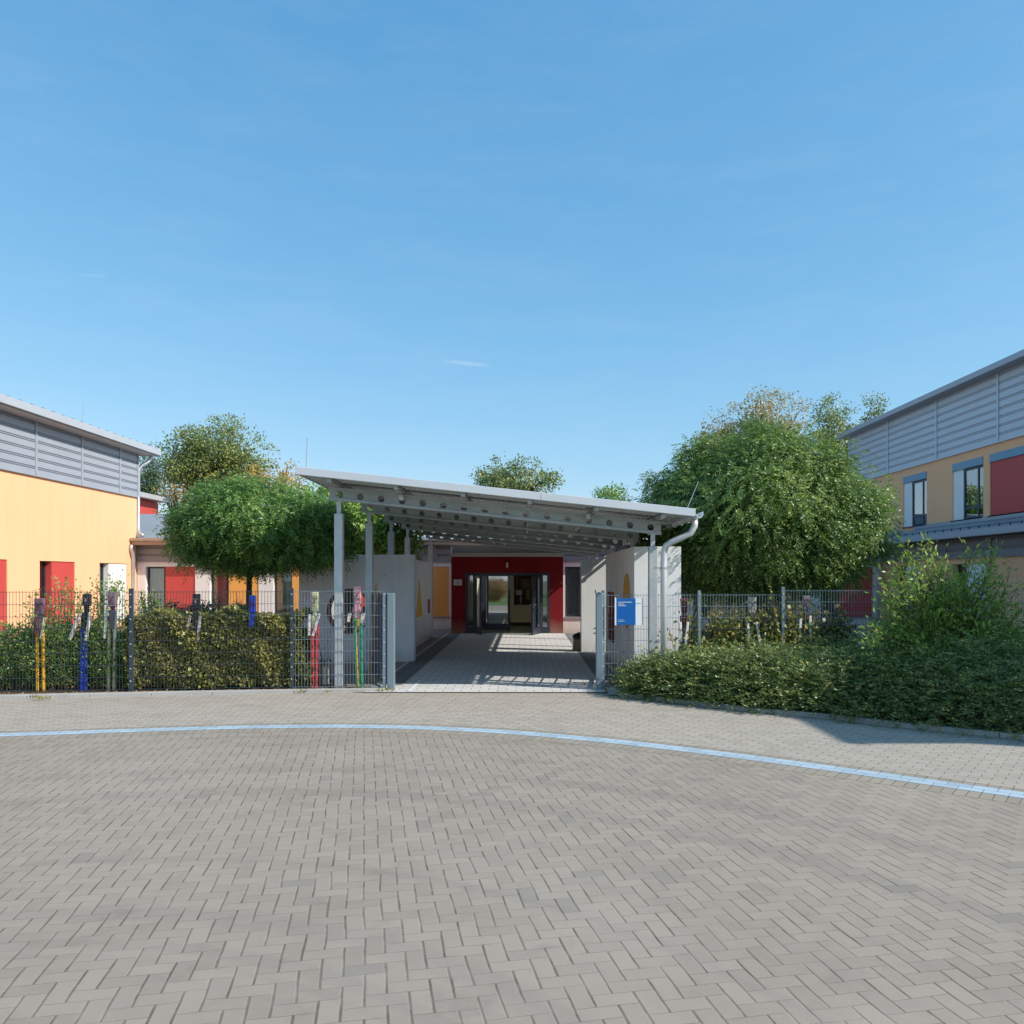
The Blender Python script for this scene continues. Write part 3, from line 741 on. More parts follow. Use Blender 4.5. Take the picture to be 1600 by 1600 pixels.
# beams with round holes
colY = [13.62 + 2.65 * k for k in range(6)]
def beam(y):
    mb = MB()
    x0, x1 = -3.30, 2.30; zt = lambda x: ztop(x) - .205
    hh = .2
    nC = 16; w = (x1 - x0) / nC; r = .056; NS = 20
    for k in range(nC):
        xa = x0 + k * w; xc = xa + w / 2
        ring = []; outer = []
        for i in range(NS):
            t = 2 * math.pi * (i + .5) / NS
            cx_, cz_ = math.cos(t), math.sin(t)
            ring.append((xc + r * cx_, -hh / 2 + r * cz_))
            sc_ = min(w / 2 / max(1e-6, abs(cx_)), hh / 2 / max(1e-6, abs(cz_)))
            outer.append((xc + sc_ * cx_, -hh / 2 + sc_ * cz_))
        corners = [(xc + w / 2, 0), (xc - w / 2, 0), (xc - w / 2, -hh), (xc + w / 2, -hh)]
        for d in (-.003, .003):
            vs = [(p[0], y + d, zt(p[0]) + p[1]) for p in ring + outer + corners]
            fs = [(i, (i + 1) % NS, NS + (i + 1) % NS, NS + i) for i in range(NS)]
            # fill corner triangles
            for ci, c in enumerate(corners):
                for i in range(NS):
                    a, b = outer[i], outer[(i + 1) % NS]
                    if abs(abs(a[0] - xc) - w / 2) < 1e-6 and abs(abs(b[1] + hh / 2) - hh / 2) < 1e-6 or abs(abs(b[0] - xc) - w / 2) < 1e-6 and abs(abs(a[1] + hh / 2) - hh / 2) < 1e-6:
                        if (a[0] + b[0] - 2 * xc) * (c[0] - xc) > 0 and (a[1] + b[1] + hh) * (c[1] + hh / 2) > 0:
                            fs.append((NS + i, NS + (i + 1) % NS, 2 * NS + ci))
            mb.add(vs, fs)
    for t0, t1 in ((0.0, .008), (-hh - .008, -hh)):
        mb.hexa([(x, yy, zt(x) + t) for t in (t0, t1) for x, yy in ((x0, y - .05), (x1, y - .05), (x1, y + .05), (x0, y + .05))])
    for t0, t1, ya in ((-.03, 0, -.05), (-hh, -hh + .03, -.05)):
        mb.hexa([(x, yy, zt(x) + t) for t in (t0, t1) for x, yy in ((x0, y + ya), (x1, y + ya), (x1, y + ya + .005), (x0, y + ya + .005))])
    return mb.build('roof_beam', M['beam'], CN, fixn=False)
for y in colY: beam(y)
for i in range(6):
    x = -3.13 + 1.07 * i
    mb = MB(); z = ztop(x) - .155
    mb.box(x - .035, x + .035, YF + .1, YB - .1, z - .035, z + .035); mb.build('purlin', M['beam'], CN)
for y in colY:
    for x in (-3.135, 2.16):
        zb = ztop(x) - .205 - .21; top = zb - .22
        mb = MB(); mb.box(x - .07, x + .07, y - .07, y + .07, 0, top); c = mb.build('column', M['galv'], CN, bevel=.008)
        mb = MB(); mb.box(x - .035, x + .035, y - .03, y + .03, top + .001, zb + .003); mb.box(x - .08, x + .08, y - .05, y + .05, zb - .012, zb - .002); mb.build('column_head', M['galv'], c)
mb = MB()
prof = [(XR + .002, 2.87), (XR + .03, 2.82), (XR + .08, 2.82), (XR + .12, 2.87), (XR + .12, 2.92), (XR + .105, 2.92), (XR + .105, 2.88), (XR + .07, 2.835), (XR + .04, 2.835), (XR + .015, 2.88)]
mb.prism(prof, 'y', YF - .02, YB); gt = mb.build('gutter', M['canopy'], CN)
for k in range(24):
    y = YF + .3 + k * .61; mb = MB(); mb.box(XR - .09, XR + .10, y, y + .03, 2.805, 2.819); mb.build('gutter_bracket', M['beam'], gt)
q = [Vector((XR + .06, 13.15, 2.83)), Vector((XR + .06, 13.15, 2.72)), Vector((XR - .0, 13.17, 2.60)), Vector((XR - .14, 13.2, 2.53)), Vector((XR - .3, 13.25, 2.46)), Vector((XR - .385, 13.28, 2.40)),
     Vector((XR - .415, 13.3, 2.30)), Vector((XR - .42, 13.3, 2.1)), Vector((XR - .42, 13.3, .0))]
mb = MB(); mb.tube(q, .052, 16); dp = mb.build('downpipe', M['canopy'], CN, smooth=True)
mb = MB(); mb.tube([(XR - .42, 13.3, 2.02), (XR - .42, 13.3, 2.05)], .06, 16); mb.bar((XR - .47, 13.33, 2.035), (XR - .55, 13.5, 2.035), .015, .015); mb.build('pipe_clip', M['zinc'], dp)
for px, py in ((628, 777), (920, 806)):
    c = P(px, py, 13.5); mb = MB()
    mb.tube([c + Vector((0, 0, .10)), c + Vector((0, 0, .035))], .014, 6)
    mb.tube([c + Vector((0, 0, .035)), c + Vector((0, 0, .03)), c - Vector((0, 0, .005)), c - Vector((0, 0, .05))], [.03, .055, .055, .045], 14)
    mb.box(c.x - .05, c.x + .05, 13.44, 13.6, c.z + .1, c.z + .115)
    mb.build('lamp', M['zinc'], CN)
mb = MB()
a = P(478, 732, 13.0); mb.tube([a, a + Vector((.02, 0, .49))], .007, 5); mb.build('lightning_rod', M['zinc'], CN); mb = MB(); a = P(1073, 796, 13.0); mb.tube([a, a + Vector((.19, 0, .45))], .007, 5)
mb.build('lightning_rod', M['zinc'], CN)

# ------------------------------------------------------------------ concrete screen walls
def holes(mb, pts, r=.013):
    for p in pts: mb.tube([Vector(p) + Vector((0, .004, 0)), Vector(p) - Vector((0, .003, 0))], r, 10)
LW = thing('concrete_wall', (-2.93, 19, 0), 'grey concrete screen wall left of the entry path with a yellow triangle', 'wall')
mb = MB()
CX, CZ, CR = P(545.6, 955, 18).x, P(545.6, 955, 18).z, .50
# front slab with a round opening
x0, x1, z0, z1, yA, yB = -5.04, -2.47, 0, 2.39, 18.0, 18.28
N = 48
fs_ = Frame((0, yA, 0), (1, 0, 0), (0, -1, 0))
wall_open(mb, fs_, x0, x1, z0, z1, [(CX - .6, CX + .6, CZ - .6, CZ + .6)], yB - yA)
for d in (0, yB - yA):
    ring = [(CX + CR * math.cos(2 * math.pi * (i + .5) / N), CZ + CR * math.sin(2 * math.pi * (i + .5) / N)) for i in range(N)]
    out = []
    for i in range(N):
        t = 2 * math.pi * (i + .5) / N; k = .6 / max(abs(math.cos(t)), abs(math.sin(t))); out.append((CX + k * math.cos(t), CZ + k * math.sin(t)))
    vs = [(p[0], yA + d, p[1]) for p in ring + out]; fs = []
    for i in range(N):
        j = (i + 1) % N; fs.append((i, j, N + j, N + i))
    mb.add(vs, fs)
    for sx in (-1, 1):
        for sz in (-1, 1):
            cand = [p for p in out if (p[0] - CX) * sx > 0 and (p[1] - CZ) * sz > 0]
            a = max(cand, key=lambda p: (p[0] - CX) * sx * 1000 - abs(p[1] - CZ) * 0 + (abs(p[1] - CZ)))
            b = max(cand, key=lambda p: (p[1] - CZ) * sz * 1000 + (abs(p[0] - CX)))
            mb.add([(a[0], yA + d, a[1]), (CX + .6 * sx, yA + d, CZ + .6 * sz), (b[0], yA + d, b[1])], [(0, 1, 2)])
mb.build('front_slab', M['concrete'], LW, fixn=False)
mb = MB(); vs = []; fs = []
for r, yy in ((CR + .002, yA - .006), (CR - .035, yA - .006), (CR - .035, yB - .01), (CR + .002, yB - .01)):
    vs += [(CX + r * math.cos(2 * math.pi * i / 48), yy, CZ + r * math.sin(2 * math.pi * i / 48)) for i in range(48)]
for k in range(4):
    for i in range(48):
        j = (i + 1) % 48; kk = (k + 1) % 4
        fs.append((k * 48 + i, k * 48 + j, kk * 48 + j, kk * 48 + i))
mb.add(vs, fs); mb.build('porthole_rim', M['rust'], LW)
mb = MB(); mb.box(-3.05, -2.93, 18.29, 25.4, 0, 2.36); mb.build('side_wall', M['concrete'], LW, bevel=.006)
mb = MB(); mb.prism([(21.75, .80), (22.95, .80), (22.35, 1.80)], 'x', -2.931, -2.912); mb.build('yellow_triangle', M['yellowpaint'], LW)
mb = MB(); mb.box(-2.931, -2.912, 24.3, 24.85, .8, 1.22); mb.build('red_square', M['pinkslot'], LW)
mb = MB(); holes(mb, [P(600.5, 899, 17.999), P(511.5, 899, 17.999), P(511.5, 999.5, 17.999), P(600, 999, 17.999)]); mb.build('formwork_hole', M['black'], LW)

RW = thing('concrete_wall', (1.95, 17, 0), 'pale concrete screen wall with an ochre disc behind the blue sign', 'wall')
mb = MB(); mb.box(1.95, 2.79, 14.4, 14.68, 0, 2.43); mb.build('front_slab', M['concretew'], RW, bevel=.006)
mb = MB(); mb.box(1.95, 2.07, 14.681, 19.4, 0, 2.43); mb.build('side_wall', M['concretew'], RW, bevel=.006)
mb = MB(); mb.prism([(15.37 + .52 * math.cos(2 * math.pi * i / 40), 1.43 + .52 * math.sin(2 * math.pi * i / 40)) for i in range(40)], 'x', 1.93, 1.9495); mb.build('ochre_disc', M['ochre'], RW)
mb = MB(); mb.box(1.93, 1.9495, 17.6, 18.8, .45, 1.55); mb.build('red_square', M['darkred'], RW)
mb = MB(); holes(mb, [P(1026, 902, 14.399), P(1029, 993, 14.399), P(1029.5, 1003, 14.399)]); mb.build('formwork_hole', M['black'], RW)
mb = MB(); mb.box(1.42, 2.10, 20.3, 20.58, 0, 2.34)
tag(mb.build('concrete_pillar', M['concretew'], None, bevel=.006), 'pale free standing concrete slab right of the path with diagonal shadow', 'wall')
BIN = thing('waste_bin', (P(903, 1010, 20.6).x, 20.75, 0), 'small light wooden bin with a black bag beside the pale slab', 'bin')
bx = BIN.location.x
mb = MB(); c = [(bx - .13, 20.62, .01), (bx + .13, 20.62, .01), (bx + .13, 20.88, .01), (bx - .13, 20.88, .01), (bx - .10, 20.65, .30), (bx + .10, 20.65, .30), (bx + .10, 20.85, .30), (bx - .10, 20.85, .30)]
mb.hexa(c); mb.build('body', M['wood'], BIN, bevel=.01)
mb = MB(); mb.tube([(bx, 20.75, .30), (bx, 20.75, .36), (bx + .01, 20.75, .44), (bx, 20.75, .46)], [.11, .14, .10, .04], 9); mb.build('bag', M['black'], BIN)

# ------------------------------------------------------------------ fences
def mesh_panel(mb, a, b, z0, z1):
    a, b = Vector(a), Vector(b); L = (b - a).length; d = (b - a) / L; n = Vector((d.y, -d.x, 0))
    k = 0
    nz = round((z1 - z0) / .2)
    for j in range(nz + 1):
        z = z0 + (z1 - z0) * j / nz
        for s in (-1, 1):
            o = n * (.007 * s) + Vector((0, 0, z)); mb.bar(a + o, b + o, .0065, .0065, up=(0, 0, 1))
    m = int(L / .05)
    for i in range(1, m + 1):
        p = a + d * (L * i / (m + 1)); mb.bar(p + Vector((0, 0, z0 - .02)), p + Vector((0, 0, z1 + .025)), .005, .005)
def post(mb, p, h, w, d, z0=0.0, bolt=True):
    x, y = p[0], p[1]
    mb.box(x - w / 2, x + w / 2, y - d / 2, y + d / 2, z0, h)
    if bolt:
        for j in range(8):
            z = .2 + j * .2
            if z < h: mb.tube([(x, y - d / 2 - .008, z), (x, y - d / 2 + .002, z)], .011, 8, mi=1)
def at(px, Y): return ((px - HX) * Y / F, Y)
LF = thing('mesh_fence', (-5, 13.2, 0), 'dark blue grey double rod mesh fence in front of the left hedge', 'fence')
lp = [(-12.2, 12.45), (-10.05, 12.78), at(206.5, 13.1), at(457, 13.38), at(599, 13.48)]
for i, (a, b) in enumerate(zip(lp[:-1], lp[1:])):
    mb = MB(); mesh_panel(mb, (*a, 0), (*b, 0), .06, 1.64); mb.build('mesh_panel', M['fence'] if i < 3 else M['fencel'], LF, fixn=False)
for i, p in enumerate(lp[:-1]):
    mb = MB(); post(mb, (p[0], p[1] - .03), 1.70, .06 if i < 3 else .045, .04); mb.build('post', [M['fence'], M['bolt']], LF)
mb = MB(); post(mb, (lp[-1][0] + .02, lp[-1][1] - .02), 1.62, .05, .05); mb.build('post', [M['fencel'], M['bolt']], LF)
gp = at(611, 13.5)
mb = MB(); post(mb, (gp[0] + .005, 13.48), 1.62, .12, .12, bolt=False); mb.build('gate_post', M['fencel'], LF, bevel=.01)
RF = thing('mesh_fence', (5, 13.6, 0), 'blue grey double rod mesh fence behind the right shrubs carrying the blue sign', 'fence')
rp = [at(942, 13.5), at(1092, 13.62), at(1222.5, 13.7), at(1455, 13.8), (9.6, 13.95), (12.2, 14.1)]
for i, (a, b) in enumerate(zip(rp[:-1], rp[1:])):
    mb = MB(); dz = 0 if i < 2 else .07
    mesh_panel(mb, (*a, 0), (*b, 0), .06 + dz, 1.58 + dz); mb.build('mesh_panel', M['fencel'], RF, fixn=False)
for i, p in enumerate(rp):
    mb = MB(); post(mb, (p[0], p[1] - .03), 1.66 + (.06 if i > 1 else 0), .05, .04); mb.build('post', [M['fencel'], M['bolt']], RF)
gq = at(936, 13.5)
mb = MB(); post(mb, (gq[0], 13.48), 1.62, .11, .12, bolt=False); mb.build('gate_post', M['fencel'], RF, bevel=.01)
mb = MB(); mb.bar((gq[0] - .06, 13.42, 1.03), (gq[0] - .10, 13.42, 1.03), .02, .02); mb.bar((gq[0] - .06, 13.42, .95), (gq[0] - .10, 13.42, .95), .02, .02); mb.tube([(gq[0] - .07, 13.4, 1.62), (gq[0] - .07, 13.4, 1.67)], .01, 6)
mb.build('latch', M['navy'], RF)
def gate(name, hinge, u, label, w=1.62, hb=.004):
    g = thing(name, (hinge[0], hinge[1], 0), label, 'gate')
    fr = Frame((hinge[0], hinge[1], 0), u, (-u[1], u[0], 0))
    mb = MB(); frect(mb, fr, .05, w, .08, 1.6, .045, -.02, .02); mb.build('gate_frame', M['fence'], g, bevel=.004)
    mb = MB(); n = int(w / .05)
    for i in range(1, n):
        t = .1 + (w - .15) * i / n; fbox(mb, fr, t - hb, t + hb, -hb * 1.5, hb * 1.5, .125, 1.555)
    for j in range(1, 7): fbox(mb, fr, .095, w - .045, -.012, .012, .2 + .2 * j - .006, .2 + .2 * j + .006)
    mb.build('bars', M['navy'], g)
    return g
ul = Vector((P(587, 0, 15).x - gp[0], 15.0 - 13.55, 0)).normalized()
gate('gate_leaf', (gp[0] - .06, 13.56), ul, 'left leaf of the metal gate swung open behind the mesh fence')
ur = Vector((.115, 1, 0)).normalized()
gate('gate_leaf', (gq[0] - .03, 13.56), ur, 'right leaf of the metal gate swung open edge on by the pale post', hb=.0022)
mb = MB(); mb.hexa([(1.30, 12.85, 0), (1.62, 12.72, 0), (1.72, 12.95, 0), (1.40, 13.1, 0), (1.36, 12.90, .12), (1.56, 12.80, .10), (1.66, 12.95, .13), (1.44, 13.05, .14)])
tag(mb.build('boulder', M['stone'], None, bevel=.02), 'dark grey granite stone at the foot of the right gate post', 'stone')

# sign
SG = thing('school_sign', (P(984, 955, 13.4).x, 13.42, 1.3), 'bright blue school sign with white side panel fixed to the right fence', 'sign')
Ys = 13.36
a, b = P(963, 935, Ys), P(993, 976.5, Ys)
mb = MB(); mb.box(a.x, b.x, Ys, Ys + .03, b.z, a.z); mb.build('blue_panel', M['signblue'], SG, bevel=.003)
c, d = P(960.7, 934, Ys), P(962.9, 977, Ys); mb = MB(); mb.box(c.x, a.x - .001, Ys - .005, Ys + .09, d.z, c.z); mb.build('edge_strip', M['signwhite'], SG)
c, d = P(993.2, 934.5, Ys), P(1003.2, 977, Ys); mb = MB(); mb.box(c.x, d.x, Ys + .01, Ys + .03, d.z, c.z); mb.build('white_panel', M['signwhite'], SG)
mb = MB(); e = P(1005.5, 977, Ys); mb.hexa([(d.x + .001, Ys + .01, d.z), (e.x, Ys + .09, d.z), (e.x, Ys + .10, d.z), (d.x + .001, Ys + .03, d.z), (d.x + .001, Ys + .01, c.z), (e.x, Ys + .09, c.z), (e.x, Ys + .10, c.z), (d.x + .001, Ys + .03, c.z)])
mb.build('shadow_edge', M['sill'], SG)  # grey strip stands for the shadow along the sign's right edge
def text(body, x, z, y, size, m, parent, bold=.0):
    cu = bpy.data.curves.new('lettering', 'FONT'); cu.body = body; cu.size = size; cu.extrude = .0008; cu.offset = bold
    ob = bpy.data.objects.new('tmp', cu); COL.objects.link(ob)
    dg = bpy.context.evaluated_depsgraph_get()
    me = bpy.data.meshes.new_from_object(ob.evaluated_get(dg)); bpy.data.objects.remove(ob)
    me.materials.clear(); me.materials.append(m)
    o = bpy.data.objects.new('lettering', me); COL.objects.link(o); o.parent = parent
    o.location = Vector((x, y, z)) - parent.location; o.rotation_euler = (math.pi / 2, 0, 0)
    return o
tx = P(965.9, 0, Ys).x
for body, py, sz, bo in (('Friedrich-Fröbel-Schule', 941.6, .0245, .0007), ('Städtische', 944.4, .0245, .0003), ('Förderschule', 946.9, .0245, .0007), ('Bachstraße 5', 969.0, .0175, .0), ('Eingang Schule', 971.0, .0175, .0003), ('—', 936.2, .02, 0)):
    text(body, tx, P(0, py, Ys).z, Ys - .002, sz, M['text'], SG, bo)
text('école', P(995, 0, Ys).x, P(0, 943, Ys).z, Ys + .008, .035, M['sill'], SG) if False else None
mb = MB(); q = P(994, 942.3, Ys); r_ = P(1001.5, 942.6, Ys); mb.box(q.x, r_.x, Ys + .005, Ys + .0085, r_.z - .003, q.z); mb.build('emblem_line', M['sill'], SG)

# ------------------------------------------------------------------ painted picket figures
def paint(c, n='weathered_paint'):
    return mat(n, c, .75, var=.22, vscale=9, fine=60, bstr=.4)
PM = dict(purple=paint((.21, .115, .15)), black=paint((.022, .022, .024)), blue=paint((.012, .045, .42)), yellow=paint((.80, .42, .03)), pinkw=paint((.84, .72, .70)), cream=paint((.74, .62, .38)),
          greyp=paint((.24, .18, .20)), white=paint((.72, .71, .67)), dred=paint((.16, .022, .035)), teal=paint((.02, .20, .17)), green=paint((.03, .14, .075)), lime=paint((.56, .60, .33)), red=paint((.62, .035, .045)),
          pink=paint((.68, .34, .38)), mint=paint((.03, .30, .17)), gold=paint((.70, .50, .02)), grey=paint((.46, .44, .40)))
GROUPF = 'painted wooden figures along the fence'
def figure(Y, label, strokes):
    xs = [s[1] for s in strokes]
    X = (sum(xs) / len(xs) - HX) * Y / F
    t = thing('picket_figure', (X, Y, 0), label, 'figure', GROUPF)
    heads = []
    for s in strokes:
        part, x0, y0, x1, y1, w, col = s[:7]; w2 = s[7] if len(s) > 7 else w
        inhedge = Y in (13.255, 13.365)
        dep = {'arm': -.13 if Y > 13.6 else (-.012 if inhedge else -.035), 'leg': .16 if inhedge else 0, 'glove': -.05, 'apron': -.04, 'rod': -.05}.get(part, 0)
        a, b = P(x0, y0, Y + dep), P(x1, y1, Y + dep)
        if part == 'leg' and b.z < .12: b.z = .0
        m = MB(); k = Y / F; th = {'head': .075, 'torso': .055, 'leg': .04, 'arm': .022, 'neck': .04}.get(part, .02)
        m.bar(a, b, w * k, th, w2 * k)
        o = m.build(part, PM[col], t, bevel=min(.012, w * k * .2))
        if part == 'head':
            q = MB(); c = (a + b) / 2; hh = abs(a.z - b.z); wd = w * k
            for sx in (-1, 1):
                q.box(c.x + sx * wd * .22 - .010, c.x + sx * wd * .22 + .010, Y - .042, Y - .034, c.z + hh * .12, c.z + hh * .19)
            q.hexa([(c.x - .012, Y - .062, c.z - hh * .10), (c.x + .012, Y - .062, c.z - hh * .10), (c.x + .012, Y - .035, c.z - hh * .10), (c.x - .012, Y - .035, c.z - hh * .10),
                    (c.x - .007, Y - .044, c.z + hh * .12), (c.x + .007, Y - .044, c.z + hh * .12), (c.x + .007, Y - .035, c.z + hh * .12), (c.x - .007, Y - .035, c.z + hh * .12)])
            q.box(c.x - wd * .22, c.x + wd * .22, Y - .042, Y - .034, c.z - hh * .25, c.z - hh * .21)
            q.build('face', PM['dred'] if col not in ('black', 'dred') else PM['greyp'], o)
    return t
figure(13.12, 'wooden figure with purple head and yellow legs at the far left of the fence', [('head', 62, 935, 62, 960, 14, 'purple'), ('neck', 63, 959, 63, 965, 7, 'purple'), ('torso', 61.8, 964, 61.3, 989, 13, 'purple'),
    ('leg', 58, 988, 59, 1088, 5, 'yellow', 4), ('leg', 67, 988, 68, 1088, 5, 'yellow', 4), ('arm', 70, 965, 64, 999, 5, 'cream'), ('arm', 55, 966, 56, 996, 4, 'dred')])
figure(13.22, 'wooden figure with black head and bright blue legs among the green shrub', [('head', 136, 928, 136, 947, 12, 'black'), ('neck', 136, 946, 135.5, 958, 7, 'black'), ('torso', 134, 957, 133, 984, 14, 'black', 9),
    ('leg', 128.5, 978, 127, 1086, 5, 'blue'), ('leg', 133.8, 984, 132.8, 1086, 5, 'blue'), ('arm', 125.5, 958, 108.5, 1000, 5.5, 'pinkw'), ('arm', 141, 957, 134, 1002, 5, 'pinkw')])
figure(13.26, 'greyish purple wooden figure with pale arms just left of the tall fence post', [('head', 176, 925, 176, 948, 13, 'greyp'), ('neck', 177, 947, 177, 954, 6, 'dred'), ('torso', 176, 953, 176, 983, 11, 'greyp', 8),
    ('leg', 171, 982, 170, 1085, 4, 'cream'), ('leg', 179, 982, 178, 1085, 4, 'cream'), ('arm', 167, 953, 163, 998, 4, 'white'), ('arm', 183, 953, 180, 998, 4, 'white')])
figure(13.255, 'black wooden figure with pink arms rising from the brown hedge', [('head', 307, 928, 307, 951, 11, 'black'), ('neck', 307, 950, 307, 958, 6, 'black'), ('torso', 307, 957, 306, 986, 9, 'black', 6),
    ('leg', 303, 984, 302, 1082, 4, 'dred'), ('leg', 310, 984, 311, 1082, 4, 'dred'), ('arm', 297, 962, 289.5, 1001, 4.5, 'pinkw'), ('arm', 312.5, 962, 309, 1003, 4.5, 'pinkw')])
figure(13.365, 'blue and green wooden figure in front of the tree trunk', [('head', 394.5, 931, 394.5, 957, 10, 'blue'), ('cap', 395, 930, 395, 942, 9.4, 'green'), ('neck', 394, 956, 394, 962, 5, 'blue'), ('torso', 394, 960, 392, 979, 9, 'blue', 7), ('shoulder', 389, 960, 401, 962, 3, 'green'),
    ('leg', 389, 978, 387, 1080, 4, 'teal'), ('leg', 395, 978, 395, 1080, 4, 'teal')])
figure(13.49, 'wooden figure with lime head and bright red legs at the hedge end', [('head', 492.5, 925, 492.5, 955, 9, 'lime'), ('board', 487, 926, 487.5, 954, 5, 'pink'), ('neck', 492, 954, 491.5, 966, 6, 'lime'), ('torso', 491.5, 963, 491.5, 982, 9, 'lime', 8),
    ('leg', 488, 976, 488.6, 1078, 4, 'red'), ('leg', 495.5, 974, 494.4, 1078, 5, 'red', 4), ('arm', 484, 960, 482.5, 993, 4.2, 'pinkw'), ('arm', 499, 959, 488.5, 994, 4.2, 'pinkw')])
figure(13.56, 'wooden figure with pink head, green legs and a yellow stick by the gate', [('head', 559, 916, 559, 943, 12, 'pink', 10), ('torso', 558, 943, 558, 966, 9, 'pink'), ('shoulder', 548, 953, 568, 953, 8, 'pink'),
    ('glove', 548, 948, 546.5, 958, 6, 'black'), ('glove', 568.5, 948, 567, 958, 6, 'black'), ('arm', 547, 956, 544, 972, 5, 'white'), ('arm', 568, 956, 564, 974, 6, 'white'),
    ('leg', 554.5, 966, 558, 1075, 4, 'mint'), ('leg', 564, 966, 566, 1075, 4.5, 'mint'), ('apron', 559.3, 967, 559.3, 978, 5, 'gold', 4), ('rod', 556, 978, 560, 1073, 1.5, 'gold'), ('base', 560, 1070, 560, 1075, 6, 'gold')])
figure(13.72, 'dark red tapered wooden figure with pale arms beside the white downpipe', [('head', 1069, 935, 1069, 957, 12, 'dred', 9), ('neck', 1069.5, 956, 1069.3, 963, 6, 'dred'), ('torso', 1068.7, 962, 1067.5, 1012, 13, 'dred', 5), ('leg', 1067.5, 1011, 1067.3, 1078, 4, 'dred'),
    ('arm', 1063, 972, 1064.6, 1003, 4, 'white'), ('arm', 1074.7, 972, 1071, 1007, 4, 'white')])
figure(13.78, 'whitish grey wooden figure with pale arms below the trunk of the round tree', [('head', 1175, 933, 1175, 958, 12, 'grey', 11), ('neck', 1175.5, 957, 1175.5, 966, 7, 'grey'), ('torso', 1175.5, 965, 1175.5, 990, 12, 'grey', 8), ('leg', 1176, 989, 1177, 1078, 5, 'grey'),
    ('arm', 1168, 970, 1171, 1008, 4, 'white'), ('arm', 1182, 972, 1188, 1009, 4, 'white')])
figure(13.84, 'mottled purple wooden figure with pale arms at the right of the fence', [('head', 1259.5, 931, 1259, 953, 11, 'greyp', 10), ('neck', 1259, 952, 1259, 963, 6, 'purple'), ('torso', 1259, 962, 1258, 992, 10, 'purple', 8), ('leg', 1258, 990, 1258, 1078, 5, 'purple'),
    ('arm', 1251, 966, 1249, 1003, 4, 'white'), ('arm', 1266, 962, 1266.6, 1006, 4, 'white')])

# small yard things
ST = thing('stone_pedestal', (P(506, 1060, 14.1).x, 14.1, 0), 'small grey stone pedestal behind the red legged figure', 'pedestal')
sx = ST.location.x
mb = MB(); mb.box(sx - .08, sx + .08, 14.02, 14.18, .002, .38); mb.build('shaft', M['kerb'], ST, bevel=.01)
mb = MB(); mb.box(sx - .11, sx + .11, 13.99, 14.21, .381, .44); mb.build('cap', M['stone'], ST, bevel=.01)
TB = thing('garden_table', (-6.15, 15.4, 0), 'low white garden table behind the brown hedge', 'table')
mb = MB(); vs = [(-6.15 + .62 * math.cos(2 * math.pi * i / 28), 15.4 + .62 * math.sin(2 * math.pi * i / 28)) for i in range(28)]; mb.prism(vs, 'z', 1.05, 1.08); mb.build('tabletop', M['whitetable'], TB)
for a in range(3):
    t = a * 2.1; mb = MB(); mb.tube([(-6.15 + .1 * math.cos(t), 15.4 + .1 * math.sin(t), 1.05), (-6.15 + .4 * math.cos(t), 15.4 + .4 * math.sin(t), .0)], .02, 6); mb.build('leg', M['whitetable'], TB)
mb = MB(); a = P(583.5, 930, 14.3); b = P(588, 911, 14.3); mb.bar((a.x - .08, 14.3, 0), b, .05, .03)
tag(mb.build('wooden_picket', M['wood'], None, bevel=.005), 'leaning weathered wooden picket sticking up behind the open left gate leaf', 'post')

# ------------------------------------------------------------------ vegetation
def nrm(a): return a / np.maximum(1e-9, np.linalg.norm(a, axis=1, keepdims=True))
def leaves_mesh(name, Pn, A, L, W, rnd, m, parent, up_bias=.0, bias=None):
    n = len(Pn)
    A = nrm(A); R = nrm(RNG.normal(size=(n, 3)) + np.array([0, 0, up_bias]) + (0 if bias is None else bias))
    B = nrm(np.cross(A, R)); Nn = np.cross(B, A)
    L = np.broadcast_to(L, (n,))[:, None] * RNG.uniform(.7, 1.25, (n, 1)); W = np.broadcast_to(W, (n,))[:, None] * RNG.uniform(.75, 1.2, (n, 1))
    V = np.empty((n, 4, 3), np.float32)
    V[:, 0] = Pn; V[:, 1] = Pn + A * L * .45 + B * W * .5 + Nn * W * .12; V[:, 2] = Pn + A * L; V[:, 3] = Pn + A * L * .45 - B * W * .5 + Nn * W * .12
    off = np.zeros(3); q = parent
    while q is not None: off += np.array(q.location); q = q.parent
    V -= off
    me = bpy.data.meshes.new(name)
    me.vertices.add(4 * n); me.vertices.foreach_set('co', V.reshape(-1).astype(np.float32))
    me.loops.add(4 * n); me.loops.foreach_set('vertex_index', np.arange(4 * n, dtype=np.int32))
    me.polygons.add(n); me.polygons.foreach_set('loop_start', np.arange(0, 4 * n, 4, dtype=np.int32)); me.polygons.foreach_set('loop_total', np.full(n, 4, np.int32))
    me.update(calc_edges=True)
    at_ = me.attributes.new('rnd', 'FLOAT', 'FACE'); at_.data.foreach_set('value', np.clip(rnd, 0, 1).astype(np.float32))
    me.materials.append(m)
    o = bpy.data.objects.new(name, me); COL.objects.link(o)
    if parent is not None: o.parent = parent
    return o
